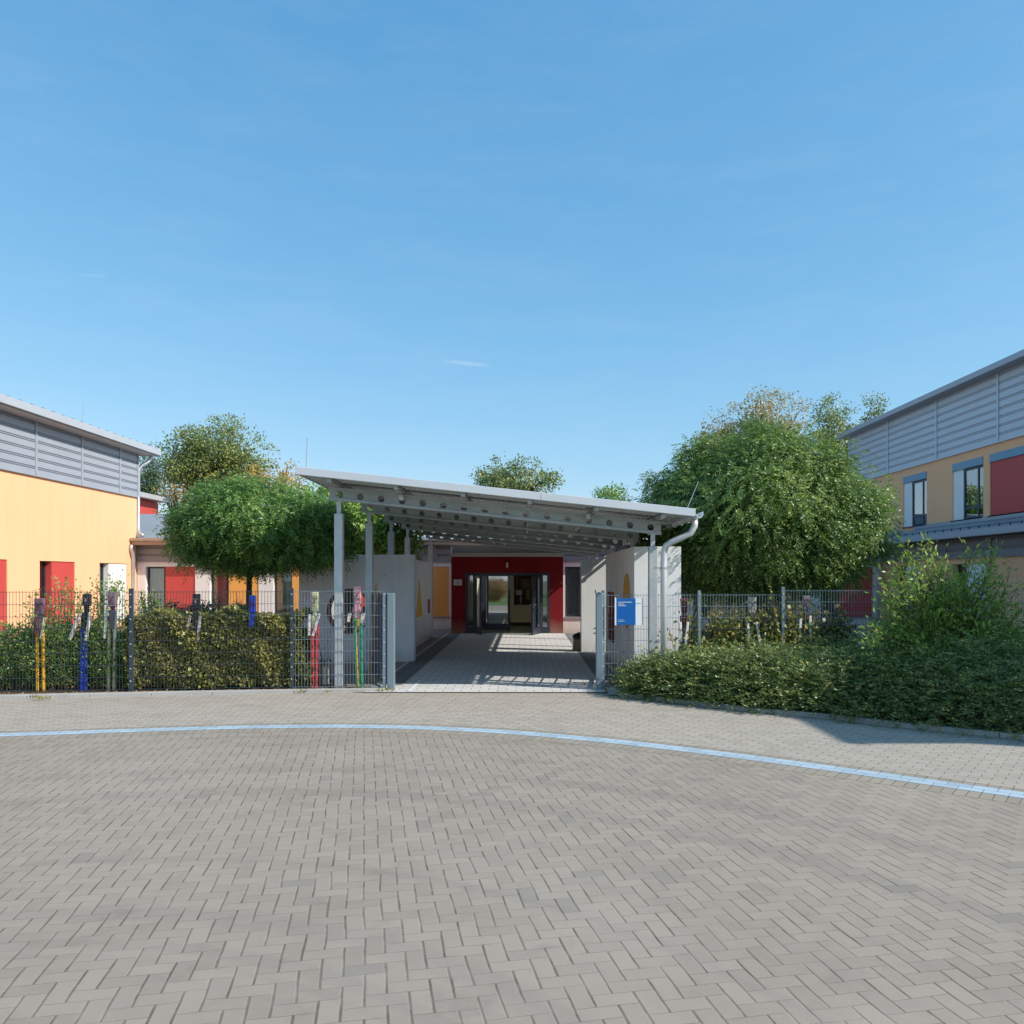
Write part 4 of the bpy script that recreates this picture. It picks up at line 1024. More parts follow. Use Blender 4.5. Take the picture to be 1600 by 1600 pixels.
LM = dict(
    robinia=leaf_mat('robinia_leaf', [(0, (0.045, 0.110, 0.032)), (.45, (0.108, 0.224, 0.051)), (.8, (0.208, 0.340, 0.066)), (1, (0.414, 0.484, 0.085))], .30),
    robiniar=leaf_mat('robinia_leaf_bright', [(0, (0.046, 0.100, 0.032)), (.45, (0.118, 0.208, 0.052)), (.8, (0.232, 0.320, 0.061)), (1, (0.467, 0.449, 0.079))], .30),
    beech=leaf_mat('hedge_leaf', [(0, (0.104, 0.125, 0.036)), (.35, (0.222, 0.231, 0.058)), (.7, (0.356, 0.329, 0.108)), (1, (0.517, 0.434, 0.181))], .2),
    shrub=leaf_mat('shrub_leaf', [(0, (0.083, 0.173, 0.048)), (.5, (0.206, 0.345, 0.076)), (.85, (0.372, 0.496, 0.113)), (1, (0.683, 0.280, 0.162))], .25),
    cotone=leaf_mat('ground_shrub_leaf', [(0, (0.062, 0.107, 0.039)), (.5, (0.162, 0.227, 0.072)), (.85, (0.308, 0.334, 0.094)), (1, (0.558, 0.432, 0.130))], .2),
    tall=leaf_mat('tall_shrub_leaf', [(0, (0.079, 0.159, 0.038)), (.5, (0.196, 0.318, 0.056)), (.85, (0.374, 0.476, 0.088)), (1, (0.590, 0.582, 0.134))], .3),
    vine=leaf_mat('vine_leaf', [(0, (0.076, 0.113, 0.033)), (.45, (0.216, 0.228, 0.060)), (.8, (0.380, 0.329, 0.097)), (1, (0.582, 0.468, 0.169))], .25),
    maple=leaf_mat('autumn_leaf', [(0, (0.084, 0.125, 0.042)), (.5, (0.181, 0.243, 0.070)), (.85, (0.325, 0.338, 0.084)), (1, (0.554, 0.426, 0.084))], .25),
    gold=leaf_mat('yellow_autumn_leaf', [(0, (0.208, 0.156, 0.033)), (.5, (0.468, 0.299, 0.052)), (1, (0.754, 0.494, 0.104))], .25),
    pale=leaf_mat('dry_birch_leaf', [(0, (0.168, 0.175, 0.070)), (.5, (0.364, 0.322, 0.154)), (1, (0.644, 0.532, 0.308))], .25),
    lush=leaf_mat('lush_leaf', [(0, (0.075, 0.165, 0.038)), (.5, (0.195, 0.330, 0.068)), (1, (0.450, 0.555, 0.135))], .3),
    conifer=leaf_mat('dark_leaf', [(0, (0.029, 0.065, 0.026)), (.6, (0.072, 0.130, 0.046)), (1, (0.156, 0.182, 0.065))], .2),
    bushgold=leaf_mat('pinkish_bush_leaf', [(0, (0.144, 0.084, 0.036)), (.5, (0.360, 0.216, 0.084)), (1, (0.552, 0.372, 0.180))], .25),
)
def sph(n):
    v = RNG.normal(size=(n, 3)); return nrm(v)
def crown_points(c, rad, ncl, per, cs, shell=(.72, 1.0), lump=.10, fill=.15, flat=1.0, droop=0.0, dome=.0):
    c = np.array(c); rad = np.array(rad)
    d = sph(ncl)
    ph = RNG.uniform(0, 6.28, 6); k = RNG.normal(size=(6, 3)) * 2.4
    def bump(dd): return 1 + lump * np.sin(dd @ k.T + ph).sum(1) / 2.4
    r = RNG.uniform(shell[0], shell[1], ncl) * bump(d)
    cc = d * r[:, None]
    nfill = int(ncl * fill)
    cc = np.vstack([cc, sph(nfill) * (RNG.uniform(.15, .75, nfill) ** .5)[:, None]])
    m = len(cc)
    per_i = np.maximum(3, (per * RNG.uniform(.5, 1.5, m)).astype(int))
    idx = np.repeat(np.arange(m), per_i); n = len(idx)
    szs = cs * RNG.uniform(.65, 1.35, m)
    loc = np.clip(RNG.normal(size=(n, 3)), -1.5, 1.5) * .42; loc[:, 2] *= flat
    p = cc[idx] * rad + loc * szs[idx][:, None]
    dirr = nrm(nrm(cc)[idx] * .75 + loc * dome)
    if droop: p[:, 2] -= droop * (np.linalg.norm(loc[:, :2], axis=1) * szs[idx])
    base = RNG.uniform(.0, 1, m)
    rnd = .45 * base[idx] + .55 * RNG.uniform(0, 1, n)
    return p + c, dirr, rnd, cc * rad + c
def frondify(p, d, rnd, nl=9, L=.26, out=.9, down=.55):
    "each point becomes a drooping feather of paired leaflets"
    n = len(p)
    a = nrm(d * out + RNG.normal(size=(n, 3)) * .55 + np.array([0, 0, -down])); sd = nrm(np.cross(a, np.array([0, 0, 1.0]) + RNG.normal(size=(n, 3)) * .35))
    ln = L * RNG.uniform(.6, 1.25, n)
    t = np.linspace(.1, 1, nl)
    pts = p[:, None, :] + a[:, None, :] * (t[None, :] * ln[:, None])[:, :, None]
    pts[:, :, 2] -= (t[None, :] ** 2) * ln[:, None] * .35
    sg = np.where(np.arange(nl) % 2, 1.0, -1.0)[None, :, None]
    A = a[:, None, :] * .55 + sd[:, None, :] * sg * .8 + np.array([0, 0, -.25]) + RNG.normal(size=(n, nl, 3)) * .18
    r = .75 * rnd[:, None] + .25 * RNG.uniform(0, 1, (n, nl))
    return pts.reshape(-1, 3), A.reshape(-1, 3), r.reshape(-1)
def limbs(mb, base, top, r0, targets, r1=.012, n=6):
    base, top = Vector(base), Vector(top)
    mid = (base + top) / 2 + Vector((random.uniform(-.03, .03), random.uniform(-.03, .03), 0))
    mb.tube([base, base + (mid - base) * .15, mid, top], [r0 * 1.35, r0 * 1.05, r0 * .95, r0 * .8], 10)
    for t in targets:
        t = Vector(t); s = base.lerp(top, random.uniform(.8, 1.0)); m = s.lerp(t, .5) + Vector((random.uniform(-.1, .1), random.uniform(-.1, .1), random.uniform(0, .2)))
        mb.tube([s, s.lerp(m, .5), m, t], [r0 * .5, r0 * .4, r0 * .28, r1], n)
def tree(name, label, base, trunk_top, r0, crowns, m, leaf, up=.6, nl=22, droop_dir=-.5, group=None, cat='tree', nlimb_r=.012, frond=None):
    t = thing(name, base, label, cat, group)
    ps, ds, rs, tg = [], [], [], []
    for kw in crowns:
        a, b, c, e = crown_points(**kw); ps.append(a); ds.append(b); rs.append(c); tg.append(e)
    p = np.vstack(ps); d = np.vstack(ds); rnd = np.concatenate(rs); tg = np.vstack(tg)
    A = nrm(d * .7 + RNG.normal(size=p.shape) * .6 + np.array([0, 0, droop_dir]))
    ob = d * 1.5
    if frond:
        ob = np.repeat(d, frond['nl'], axis=0) * 2.0
        p, A, rnd = frondify(p, d, rnd, **frond)
    leaves_mesh('crown', p, A, leaf[0], leaf[1], rnd, m, t, up * .6, ob)
    mb = MB(); sel = tg[RNG.choice(len(tg), min(nl, len(tg)), replace=False)]
    ctr = np.array(trunk_top)
    limbs(mb, base, trunk_top, r0, [tuple(ctr + (q - ctr) * .9) for q in sel], nlimb_r)
    mb.build('trunk', M['bark'], t, smooth=True)
    return t

# left globe tree
s = 16.6 / F
def cz(y, Y): return H + (HY - y) * Y / F
def cxp(x, Y): return (x - HX) * Y / F
tx_ = cxp(389, 16.6)
tree('globe_tree', 'flat round topped green tree on a slim dark trunk behind the brown hedge', (tx_, 16.6, 0), (tx_ + .02, 16.6, 2.35), .062,
     [dict(c=(cxp(412, 16.6), 16.6, 3.03), rad=(1.62, 1.5, .78), ncl=125, per=84, cs=.52, dome=1.6, flat=.7, lump=.06, fill=.2, droop=.25),
      dict(c=(cxp(470, 16.6), 16.5, 2.68), rad=(1.05, 1.0, .42), ncl=42, per=56, cs=.42, dome=1.3, flat=.6, lump=.07, fill=.3, droop=.25),
      dict(c=(cxp(342, 16.6), 16.5, 2.78), rad=(.72, .9, .5), ncl=36, per=56, cs=.42, dome=1.3, flat=.6, lump=.07, fill=.3, droop=.25)],
     LM['robinia'], (.060, .026), 1.0, 40, frond=dict(nl=9, L=.21))
tx_ = cxp(1170, 16.5)
tree('globe_tree', 'large dense globe shaped green tree right of the canopy', (tx_, 16.5, 0), (tx_, 16.5, 2.1), .07,
     [dict(c=(cxp(1184, 16.5), 16.5, 3.33), rad=(2.14, 2.05, 1.60), ncl=215, per=98, cs=.64, dome=1.6, flat=.75, lump=.035, fill=.15, droop=.35),
      dict(c=(cxp(1124, 16.5), 16.4, 2.5), rad=(1.2, 1.2, .75), ncl=36, per=86, cs=.58, dome=1.3, flat=.75, lump=.06, fill=.2, droop=.3),
      dict(c=(cxp(1286, 16.5), 16.4, 3.0), rad=(.98, 1.1, 1.0), ncl=34, per=86, cs=.58, dome=1.3, flat=.75, lump=.06, fill=.2, droop=.3)],
     LM['robiniar'], (.066, .028), 1.0, 50, frond=dict(nl=10, L=.22))
# lush tree behind the left slab
tree('leafy_tree', 'bright yellow green leafy tree behind the left concrete slab', (-4.9, 22.5, 0), (-4.9, 22.5, 2.0), .09,
     [dict(c=(-4.85, 22.5, 3.2), rad=(1.7, 1.5, 1.1), ncl=230, per=80, cs=.42, flat=.7, fill=.3, lump=.15)], LM['lush'], (.12, .075), .8, 25)
# background trees
def bg(name, label, x, y0, y1, Y, w, m, ncl, per, leaf=.15, cs=.62, nl=34, extra=(), shell=(.35, 1.0), base_x=None, r0=.2):
    X = cxp(x, Y); zt, zb = cz(y0, Y), cz(y1, Y); k = Y / F
    cr = [dict(c=(X, Y, (zt + zb) / 2), rad=(w * k / 2, w * k / 2 * .9, (zt - zb) / 2), ncl=ncl, per=per, cs=cs, shell=shell, lump=.16, fill=.1, flat=.7)]
    for ex, ey0, ey1, ew, en in extra:
        cr.append(dict(c=(cxp(ex, Y), Y + random.uniform(-.8, .8), (cz(ey0, Y) + cz(ey1, Y)) / 2), rad=(ew * k / 2, ew * k / 2 * .9, (ey1 - ey0) * k / 2), ncl=en, per=per, cs=cs, shell=shell, lump=.16, fill=.1, flat=.7))
    return tree(name, label, (X, Y, 0), (X, Y, zb + (zt - zb) * .15), r0, cr, m, (leaf, leaf * .62), .8, nl, -.4, 'trees beyond the school roofs', 'tree', .02)
bg('maple_tree', 'tall olive and yellow tree rising above the roofs on the left', 330, 653, 775, 45, 160, LM['maple'], 250, 52, .15, .75, 60, [(300, 690, 770, 100, 50), (385, 690, 760, 70, 36)])
bg('maple_tree', 'golden yellow tree beside the small red building', 277, 722, 815, 49, 62, LM['gold'], 55, 40, .14, .65, 16)
bg('maple_tree', 'yellow tinged tree peeping over the flat round tree', 430, 724, 790, 42, 105, LM['gold'], 70, 26, .14, .65, 26, [(395, 730, 780, 60, 20)])
bg('bare_tree', 'thinly leaved pale tree just left of the canopy edge', 462, 738, 800, 46, 60, LM['pale'], 34, 16, .11, .7, 40)
bg('leafy_tree', 'dark green tree beside the yellow building corner', 226, 704, 800, 54, 62, LM['conifer'], 90, 60, .14, .65, 16)
bg('maple_tree', 'sparse yellow olive tree rising above the middle of the canopy', 806, 714, 792, 44, 116, LM['maple'], 125, 42, .14, .65, 44, [(858, 742, 760, 32, 10), (765, 735, 765, 40, 14)])
bg('leafy_tree', 'green tree crown just above the right half of the canopy', 955, 757, 830, 44, 82, LM['shrub'], 100, 50, .14, .65, 24)
bg('birch_tree', 'tall pale tree with dry hanging tips behind the globe tree', 1195, 612, 760, 42, 128, LM['pale'], 180, 50, .14, .65, 50, [(1125, 640, 740, 70, 60), (1240, 640, 740, 60, 40)])
bg('maple_tree', 'tree with two golden lobes above the right building roof', 1312, 622, 760, 46, 74, LM['maple'], 80, 46, .14, .65, 30, [(1374, 610, 740, 54, 60), (1285, 632, 720, 50, 30)])

# hedge of brown-olive leaves
def box_foliage(n, x0, x1, yfun, depth, z0, z1, lump=.08, top=.25):
    x = RNG.uniform(x0, x1, n); face = RNG.uniform(0, 1, n)
    z = np.where(face < 1 - top, RNG.uniform(z0, z1, n), z1 - np.abs(RNG.normal(0, .05, n)))
    d = np.where(face < 1 - top, np.abs(RNG.normal(0, .09, n)), RNG.uniform(0, depth, n))
    wob = lump * (np.sin(x * 5.1 + 1) * .5 + np.sin(x * 11.3 + z * 6) * .35 + np.sin(z * 9 + x * 3) * .35)
    y = np.array([yfun(a) for a in x]) + d + wob * .5
    z = z + wob * (face >= 1 - top)
    return np.stack([x, y, z], 1)
def yl(x): return np.interp(x, [p[0] for p in lp], [p[1] for p in lp])
HG = thing('beech_hedge', (-5.0, 13.7, 0), 'clipped brownish olive hedge behind the left mesh fence', 'hedge')
pp = box_foliage(30000, -6.5, -3.52, lambda x: yl(x) + .07, .75, .08, 1.25, .15)
keep = ~((pp[:, 0] > -3.75) & (pp[:, 2] > 1.0 + RNG.uniform(-.1, .1, len(pp)))) & (RNG.uniform(0, 1, len(pp)) < np.clip((pp[:, 2] + .35), .35, 1))
pp = pp[keep]
# tall green-brown strip by the post
A = np.tile(np.array([0, -.6, -.25]), (len(pp), 1)) + RNG.normal(size=pp.shape) * .7
leaves_mesh('foliage', pp, A, .075, .05, .5 * RNG.uniform(0, 1, len(pp)) + .5 * (np.sin(pp[:, 0] * 4) * .25 + np.sin(pp[:, 2] * 7 + pp[:, 0] * 9) * .25 + .5), LM['beech'], HG, .5)
mb = MB()
for k in range(34):
    x = -6.7 + k * .096; y = yl(x) + .45; q = [Vector((x + random.uniform(-.03, .03), y, 0)), Vector((x + random.uniform(-.08, .08), y - .1, .5)), Vector((x + random.uniform(-.15, .15), y - .05, 1.15))]
    mb.tube(q, [.018, .012, .005], 5)
mb.build('stems', M['twig'], HG)
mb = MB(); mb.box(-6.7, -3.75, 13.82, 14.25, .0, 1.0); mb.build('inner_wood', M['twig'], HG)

def stem_shrub(name, label, base, stems, m, leaf, per, parent_label_cat='shrub', spread=.06, smat=None, group=None):
    t = thing(name, (base[0], base[1], 0), label, parent_label_cat, group)
    mb = MB(); P_, A_, R_ = [], [], []
    for (b, tip, arch) in stems:
        b, tip = Vector(b), Vector(tip); mid = b.lerp(tip, .5) + Vector((random.uniform(-.06, .06), random.uniform(-.06, .06), arch))
        q = [b, b.lerp(mid, .6) + Vector((0, 0, arch * .3)), mid, mid.lerp(tip, .6) + Vector((0, 0, arch * .2)), tip]
        mb.tube(q, [.011, .009, .007, .005, .003], 5)
        base_r = random.random()
        for i in range(per):
            f = random.uniform(.22, 1) * 3.999; k = int(f); p = q[k].lerp(q[k + 1], f - k); ax = (q[k + 1] - q[k]).normalized()
            sd = Vector((random.gauss(0, 1), random.gauss(0, 1), random.gauss(0, 1)))
            P_.append(p + sd * spread * random.random()); A_.append(ax * .5 + sd.normalized() * .8 + Vector((0, 0, -.1))); R_.append(.4 * base_r + .6 * random.random())
    leaves_mesh('foliage', np.array(P_), np.array(A_), leaf[0], leaf[1], np.array(R_), m, t, .8)
    mb.build('stems', smat or M['twig'], t)
    return t
# left green shrub
st = []
for k in range(560):
    x = random.uniform(-11.6, -6.62) if k % 3 == 0 else random.uniform(-8.7, -6.62); y = yl(x) + random.uniform(.25, .75)
    top = 1.22 + .22 * math.sin(x * 3.1) + random.uniform(-.25, .15)
    st.append(((x, y, 0), (x + random.gauss(0, .22), yl(x) + random.uniform(.10, .8), max(.3, top * random.uniform(.45, 1))), random.uniform(0, .12)))
for px, py in ((88, 905), (100, 899), (155, 905), (170, 897), (190, 905), (184, 912), (128, 915), (60, 920), (50, 932), (140, 925), (165, 910), (95, 925), (178, 902), (196, 918)):
    q = P(px + random.uniform(-4, 4), py, 13.7); st.append(((q.x + random.uniform(-.2, .2), 13.6, .3), q, .05))
    st.append(((q.x + random.uniform(-.2, .2), 13.6, .5), q + Vector((random.uniform(-.15, .15), .1, -.12)), .05))
GS = stem_shrub('green_shrub', 'loose small leaved green shrub behind the fence at the far left', (-7.7, 13.6), st, LM['shrub'], (.055, .03), 66, spread=.09)
pp = box_foliage(15000, -11.6, -6.48, lambda x: yl(x) + .24, .3, .08, 1.0, .16, .1)
ex = leaves_mesh('foliage', pp, np.array([0, -.5, .1]) + RNG.normal(size=pp.shape) * .7, .055, .03, RNG.uniform(0, 1, len(pp)), LM['shrub'], GS, .7)
# dark clipped hedge and low plant behind the post, brown twiggy plant by the window
DHH = thing('dark_hedge', (-6.0, 15.2, 0), 'dark clipped hedge top seen behind the brown hedge near the tall post', 'hedge')
c = crown_points((-6.15, 14.75, .95), (.95, .35, .42), 110, 70, .2, fill=.3); leaves_mesh('foliage', c[0], c[1] + RNG.normal(size=c[0].shape), .05, .03, c[2] * .6, LM['conifer'], DHH, .6)
mb = MB()
for k in range(12): x = -6.9 + k * .14; mb.tube([(x, 14.75, 0), (x, 14.75, .9)], .012, 5)
mb.build('stems', M['twig'], DHH)
st = []
for k in range(46):
    q = P(random.uniform(212, 268), random.uniform(924, 962), 14.9); st.append(((-6.75 + random.uniform(-.15, .15), 14.9, .05), q, .05))
stem_shrub('light_shrub', 'light green bush just right of the tall fence post in front of the white wall', (-6.75, 14.9), st, LM['tall'], (.06, .03), 36)
st = []
for k in range(40):
    q = P(random.uniform(330, 378), random.uniform(925, 962), 16.0); st.append(((-5.9 + random.uniform(-.1, .1), 16.0, .05), q, .05))
stem_shrub('brown_shrub', 'reddish brown twiggy shrub in front of the window by the tree trunk', (-5.9, 16.0), st, LM['bushgold'], (.055, .028), 20)
st = []
for k in range(44):
    q = P(random.uniform(524, 590), random.uniform(955, 975), 27.5); st.append(((q.x + random.uniform(-.2, .2), 27.5, .02), q, .03))
stem_shrub('brown_shrub', 'brown shrub seen through the round opening of the left concrete wall', (-5.7, 27.5), st, LM['bushgold'], (.07, .04), 24)
st = []
for k in range(14):
    q = P(random.uniform(400, 415), random.uniform(950, 966), 15.6); st.append(((q.x, 15.6, .05), q, .05))

# right low spreading shrubs
def spray_field(name, label, poly_fn, n, hfun, m, nl=14, cat='shrub', L=.40, leaf=(.055, .022), smat=None):
    t0 = poly_fn()
    t = thing(name, (t0[0], t0[1], 0), label, cat)
    Pp, Aa, Rr = [], [], []
    cnt = 0
    for k in range(n):
        x, y, edge = poly_fn()
        h = hfun(x, y) * (1 - math.exp(-edge * 3.2)) + .04
        lay = random.random()
        z = h * (.25 + .75 * lay ** .5)
        az = random.uniform(0, 6.283); el = random.uniform(-.15, .75)
        a = np.array([math.cos(az) * math.cos(el), math.sin(az) * math.cos(el) - .35, math.sin(el)]); a /= np.linalg.norm(a)
        sd = np.cross(a, [0, 0, 1]); sd /= np.linalg.norm(sd); ln = L * random.uniform(.6, 1.3); br = random.random()
        tt = np.linspace(.05, 1, nl)
        pts = np.array([x, y, z]) + a * (tt * ln)[:, None] + np.array([0, 0, -1]) * ((tt ** 2) * .25 * ln)[:, None]
        sg = np.where(np.arange(nl) % 2, 1, -1)[:, None]
        Pp.append(pts); Aa.append(a * .6 + sd * sg * .8 + RNG.normal(size=(nl, 3)) * .25 + np.array([0, 0, .1])); Rr.append(.5 * br + .5 * RNG.uniform(0, 1, nl))
    leaves_mesh('foliage', np.vstack(Pp), np.vstack(Aa), leaf[0], leaf[1], np.concatenate(Rr), m, t, 1.2)
    return t
rkx = [p[0] for p in rk]; rky = [p[1] for p in rk]
def front(x): return float(np.interp(x, rkx, rky))
def pf_low():
    while True:
        x = random.uniform(1.72, 8.6); y0 = front(x) + .12; y = random.uniform(y0, 13.5)
        e = min((y - y0), (x - 1.66) * 1.2)
        if e > 0 and random.random() < .35 + .65 * math.exp(-(y - y0) * .8): return x, y, e
def h_low(x, y): return .44 + .10 * abs(math.sin(x * 3.1 + y * 1.3)) + .10 * abs(math.sin(x * 5.3 - y * 3.7)) + .05 * math.sin(x * 2.3) + .08 * math.sin(y * 3 + x) + .22 * max(0, min(1, (x - 3.6) / 2.2)) + random.uniform(-.08, .12)
sp_ = spray_field('spreading_shrub', 'low dense spreading evergreen shrub filling the bed before the right fence', pf_low, 11500, h_low, LM['cotone'])
mb = MB()
for k in range(150):
    x, y, e = pf_low(); mb.tube([(x, y, 0), (x + random.uniform(-.1, .1), y, .2), (x + random.uniform(-.1, .1), y + .05, .34)], [.01, .007, .004], 5)
mb.build('stems', M['twig'], sp_)['kind'] = 'stuff'
# leaf litter along kerbs
mb_n = 900
xx = RNG.uniform(1.6, 7.2, mb_n); yy = np.array([front(a) for a in xx]) + .1 + np.abs(RNG.normal(0, .12, mb_n))
xl_ = RNG.uniform(-9, -2.6, 700); yl_ = np.array([np.interp(a, [p[0] for p in lk], [p[1] for p in lk]) for a in xl_]) + .17 + np.abs(RNG.normal(0, .12, 700))
pl_ = np.stack([np.concatenate([xx, xl_]), np.concatenate([yy, yl_]), np.full(mb_n + 700, .03)], 1)
Al = RNG.normal(size=pl_.shape) * np.array([1, 1, .15])
ll = leaves_mesh('leaf_litter', pl_, Al, .05, .03, RNG.uniform(0, 1, len(pl_)), LM['bushgold'], None, 3.0)
ll['kind'] = 'stuff'; ll['label'] = 'dry fallen leaves scattered along the kerbs'
# tall arching shrub at the right
st = []
B0 = (6.25, 11.9)
tips = [(1412, 842), (1442, 836), (1395, 880), (1404, 872), (1425, 852), (1458, 862), (1520, 848), (1553, 856), (1546, 868), (1390, 935), (1376, 960), (1560, 930), (1480, 880), (1500, 895), (1470, 905), (1440, 885), (1530, 900), (1420, 900)]
for px, py in tips:
    for r in range(3):
        q = P(px + random.gauss(0, 5), py + abs(random.gauss(0, 8)) * r, 11.8 + random.uniform(-.3, .3)); st.append(((B0[0] + random.gauss(0, .18), B0[1] + random.gauss(0, .2), .1), q, random.uniform(.05, .2)))
for k in range(135):
    q = P(random.uniform(1372, 1600), random.uniform(890, 1010), random.uniform(11.2, 12.4)); st.append(((B0[0] + random.gauss(0, .45), B0[1] + random.gauss(0, .2), .1), q, random.uniform(.0, .25)))
for k in range(190):
    q = P(random.uniform(1340, 1620), random.uniform(972, 1075), random.uniform(10.9, 12.6)); st.append(((B0[0] + random.gauss(0, .4), B0[1] + random.gauss(0, .25), .1), q, random.uniform(.0, .25)))
stem_shrub('arching_shrub', 'tall loose arching shrub with light green pointed leaves at the right edge', B0, st, LM['tall'], (.090, .029), 62, spread=.11)
# vine scrambling on the right fence
VN = thing('climbing_vine', (3.6, 13.6, 0), 'yellowing broad leaved climber scrambling along the right fence', 'vine')
Pv, Rv = [], []; mbv = MB()
def yr(x): return float(np.interp(x, [p[0] for p in rp], [p[1] for p in rp]))
def vine_path(pts, n, sp=.05, br=None):
    q = [Vector(p) for p in pts]; mbv.tube(q, .006, 5)
    b = random.random() if br is None else br
    for i in range(n):
        f = random.uniform(0, len(q) - 1.001); k = int(f); p = q[k].lerp(q[k + 1], f - k)
        Pv.append(p + Vector((random.gauss(0, sp), random.gauss(0, sp * .8), random.gauss(0, sp)))); Rv.append(.4 * b + .6 * random.random())
for k in range(620):
    px = random.choice([random.uniform(1075, 1345), random.uniform(1120, 1330)])
    topy = random.uniform(968, 1008) if random.random() < .8 else random.uniform(945, 975)
    if px > 1300: topy += 5
    x0 = cxp(px + random.gauss(0, 12), 13.55); x1 = cxp(px, 13.55)
    vine_path([(x0, yr(x0) + .12, .1), (x0 * .6 + x1 * .4, yr(x0) + random.uniform(.02, .2), .6), (x1, yr(x1) + random.uniform(.0, .2), cz(topy, 13.55))], 30, .07)
for px, ty, n in ((1081, 930, 26), (1079, 935, 10), (1208, 915, 16), (1214, 935, 26), (1238, 928, 26), (1046, 985, 16), (1025, 995, 16), (1036, 990, 10), (1196, 960, 20), (1311, 945, 14), (1225, 940, 20), (1110, 965, 18), (1125, 962, 18), (1145, 970, 14)):
    x = cxp(px, 13.55); vine_path([(x + random.gauss(0, .05), yr(x) + .03, .3), (x + random.gauss(0, .05), yr(x) - .01, (cz(ty, 13.55) + .3) / 2), (x, yr(x), cz(ty, 13.55))], n, .035, .6)
Pv = np.array([tuple(p) for p in Pv]); A = np.tile(np.array([0, -.5, -.35]), (len(Pv), 1)) + RNG.normal(size=Pv.shape) * .6
leaves_mesh('foliage', Pv, A, .085, .068, np.array(Rv), LM['vine'], VN, .4)
mbv.build('stems', M['twig'], VN)
# weeds on the kerb
Pw, Aw = [], []
for px, py in ((57, 1092), (62, 1094), (75, 1093), (470, 1083), (512, 1083), (604, 1079), (590, 1080), (596, 1081), (950, 1082), (960, 1084), (610, 1081)):
    g = G(px, py)
    for k in range(22): Pw.append((g.x + random.gauss(0, .04), g.y + random.gauss(0, .02), .01)); Aw.append((random.gauss(0, .5), random.gauss(0, .5), 1))
w = leaves_mesh('weeds', np.array(Pw), np.array(Aw), .06, .012, RNG.uniform(0, 1, len(Pw)), LM['vine'], None)
w['kind'] = 'stuff'; w['label'] = 'small tufts of grass in the kerb joints'
# planting behind the viewer (mirrored in the door and window glass)
tree('round_bush', 'pinkish autumn bush on the lawn behind the viewer', (-2.4, -6.8, 0), (-2.4, -6.8, .6), .05, [dict(c=(-2.4, -6.8, .95), rad=(1.15, 1.1, .85), ncl=150, per=70, cs=.3)], LM['bushgold'], (.08, .05), cat='bush')
for i, (x, y, h, r, m, lb) in enumerate(((-12, -22, 9, 4, 'maple', 'olive tree behind the viewer at the left'), (6, -30, 11, 5, 'lush', 'green tree behind the viewer at the right'), (-26, -14, 10, 4.5, 'maple', 'broad olive tree far behind the viewer'), (-30, 4, 9, 4, 'gold', 'yellow tree beyond the road at the left'))):
    tree('roadside_tree', lb, (x, y, 0), (x, y, h * .4), .2, [dict(c=(x, y, h * .62), rad=(r, r, h * .38), ncl=120, per=50, cs=1.2, fill=.3)], LM[m], (.3, .2), group='trees behind the viewer')

# ------------------------------------------------------------------ light, sky, camera
SUN = Vector((1.25, -.46, 1.0)).normalized()
ld = bpy.data.lights.new('sun', 'SUN'); ld.energy = 3.0; ld.angle = math.radians(.5); ld.color = (1, .94, .85)
lo = bpy.data.objects.new('sun', ld); COL.objects.link(lo); lo.rotation_euler = (-SUN).to_track_quat('-Z', 'Y').to_euler()
wd = bpy.data.worlds.new('World'); scene.world = wd; wd.use_nodes = True
nt = wd.node_tree; bgn = nt.nodes['Background']
sky = nt.nodes.new('ShaderNodeTexSky'); sky.sky_type = 'NISHITA'; sky.sun_disc = False
sky.sun_elevation = math.asin(SUN.z); sky.sun_rotation = math.atan2(SUN.x, SUN.y)
sky.air_density = 1.0; sky.dust_density = .5; sky.ozone_density = 1.6; sky.altitude = 50
K = .15 * 2 ** .7
sep = nt.nodes.new('ShaderNodeSeparateColor'); cmb = nt.nodes.new('ShaderNodeCombineColor')
nt.links.new(sky.outputs[0], sep.inputs[0])
for ch, (g, c) in enumerate(((.95, .475), (.58, .60), (.42, .745))):     # clearer, evener autumn air than the model's
    pw = nt.nodes.new('ShaderNodeMath'); pw.operation = 'POWER'; pw.inputs[1].default_value = g
    ml = nt.nodes.new('ShaderNodeMath'); ml.operation = 'MULTIPLY'; ml.inputs[1].default_value = c * K ** (g - 1)
    nt.links.new(sep.outputs[ch], pw.inputs[0]); nt.links.new(pw.outputs[0], ml.inputs[0]); nt.links.new(ml.outputs[0], cmb.inputs[ch])
tc = nt.nodes.new('ShaderNodeTexCoord'); sp3 = nt.nodes.new('ShaderNodeSeparateXYZ'); nt.links.new(tc.outputs['Generated'], sp3.inputs[0])
def wm(op, a, b):
    nd = nt.nodes.new('ShaderNodeMath'); nd.operation = op
    for q, v in enumerate((a, b)):
        if isinstance(v, (int, float)): nd.inputs[q].default_value = v
        else: nt.links.new(v, nd.inputs[q])
    return nd.outputs[0]
cu_ = wm('DIVIDE', sp3.outputs[0], wm('MAXIMUM', sp3.outputs[1], .02)); cv_ = wm('DIVIDE', sp3.outputs[2], wm('MAXIMUM', sp3.outputs[1], .02))
nz = nt.nodes.new('ShaderNodeTexNoise'); nz.inputs['Scale'].default_value = 7; nz.inputs['Detail'].default_value = 7; nz.inputs['Roughness'].default_value = .65
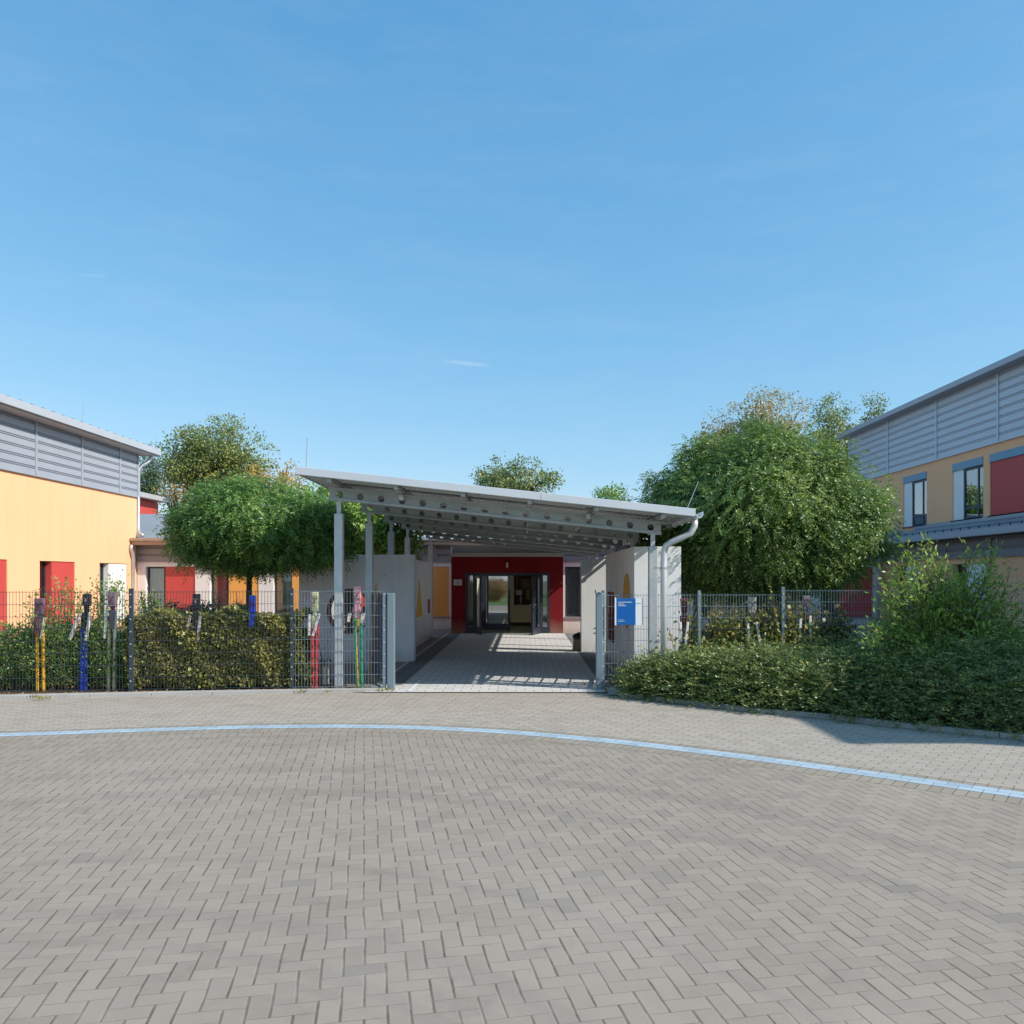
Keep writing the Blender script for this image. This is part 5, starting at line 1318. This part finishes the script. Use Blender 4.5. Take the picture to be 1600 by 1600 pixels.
mpw = nt.nodes.new('ShaderNodeMapping'); mpw.inputs['Scale'].default_value = (1, 1, 5); nt.links.new(tc.outputs['Generated'], mpw.inputs[0]); nt.links.new(mpw.outputs[0], nz.inputs['Vector'])
wisp = None
for (u0, v0, ru, rv, sl, k_) in ((-.070, .266, .034, .0032, -.11, .22), (-.535, .375, .022, .0022, -.07, .10)):
    du = wm('SUBTRACT', cu_, u0); dv = wm('SUBTRACT', wm('SUBTRACT', cv_, v0), wm('MULTIPLY', du, sl))
    e = wm('ADD', wm('POWER', wm('ABSOLUTE', wm('DIVIDE', du, ru), 0), 2.0), wm('POWER', wm('ABSOLUTE', wm('DIVIDE', dv, rv), 0), 2.0))
    g_ = wm('MULTIPLY', wm('MAXIMUM', wm('SUBTRACT', 1.0, e), 0.0), wm('MULTIPLY', nz.outputs['Fac'], k_ * 1.8))
    wisp = g_ if wisp is None else wm('ADD', wisp, g_)
veil = wm('ADD', wisp, wm('MULTIPLY', wm('MAXIMUM', wm('SUBTRACT', nz.outputs['Fac'], .42), 0.0), .16))
cmx = nt.nodes.new('ShaderNodeMix'); cmx.data_type = 'RGBA'; nt.links.new(veil, cmx.inputs[0]); nt.links.new(cmb.outputs[0], cmx.inputs[6]); cmx.inputs[7].default_value = (3.0, 3.2, 3.3, 1)
nt.links.new(cmx.outputs[2], bgn.inputs[0]); bgn.inputs[1].default_value = .15

cam = bpy.data.cameras.new('camera'); co = bpy.data.objects.new('camera', cam); COL.objects.link(co)
co.location = (0, 0, H); co.rotation_euler = (math.pi / 2, 0, 0)
cam.sensor_width = 36; cam.sensor_height = 36; cam.lens = 36 * F / 1600
cam.shift_x = -(HX - 800) / 1600; cam.shift_y = (HY - 800) / 1600
cam.clip_start = .05; cam.clip_end = 2000
scene.camera = co
scene.view_settings.view_transform = 'Standard'; scene.view_settings.look = 'None'
scene.view_settings.exposure = .85; scene.view_settings.gamma = 1
scene.render.resolution_x = scene.render.resolution_y = 1024
scene.cycles.max_bounces = 8; scene.cycles.transparent_max_bounces = 16; scene.cycles.use_denoising = True
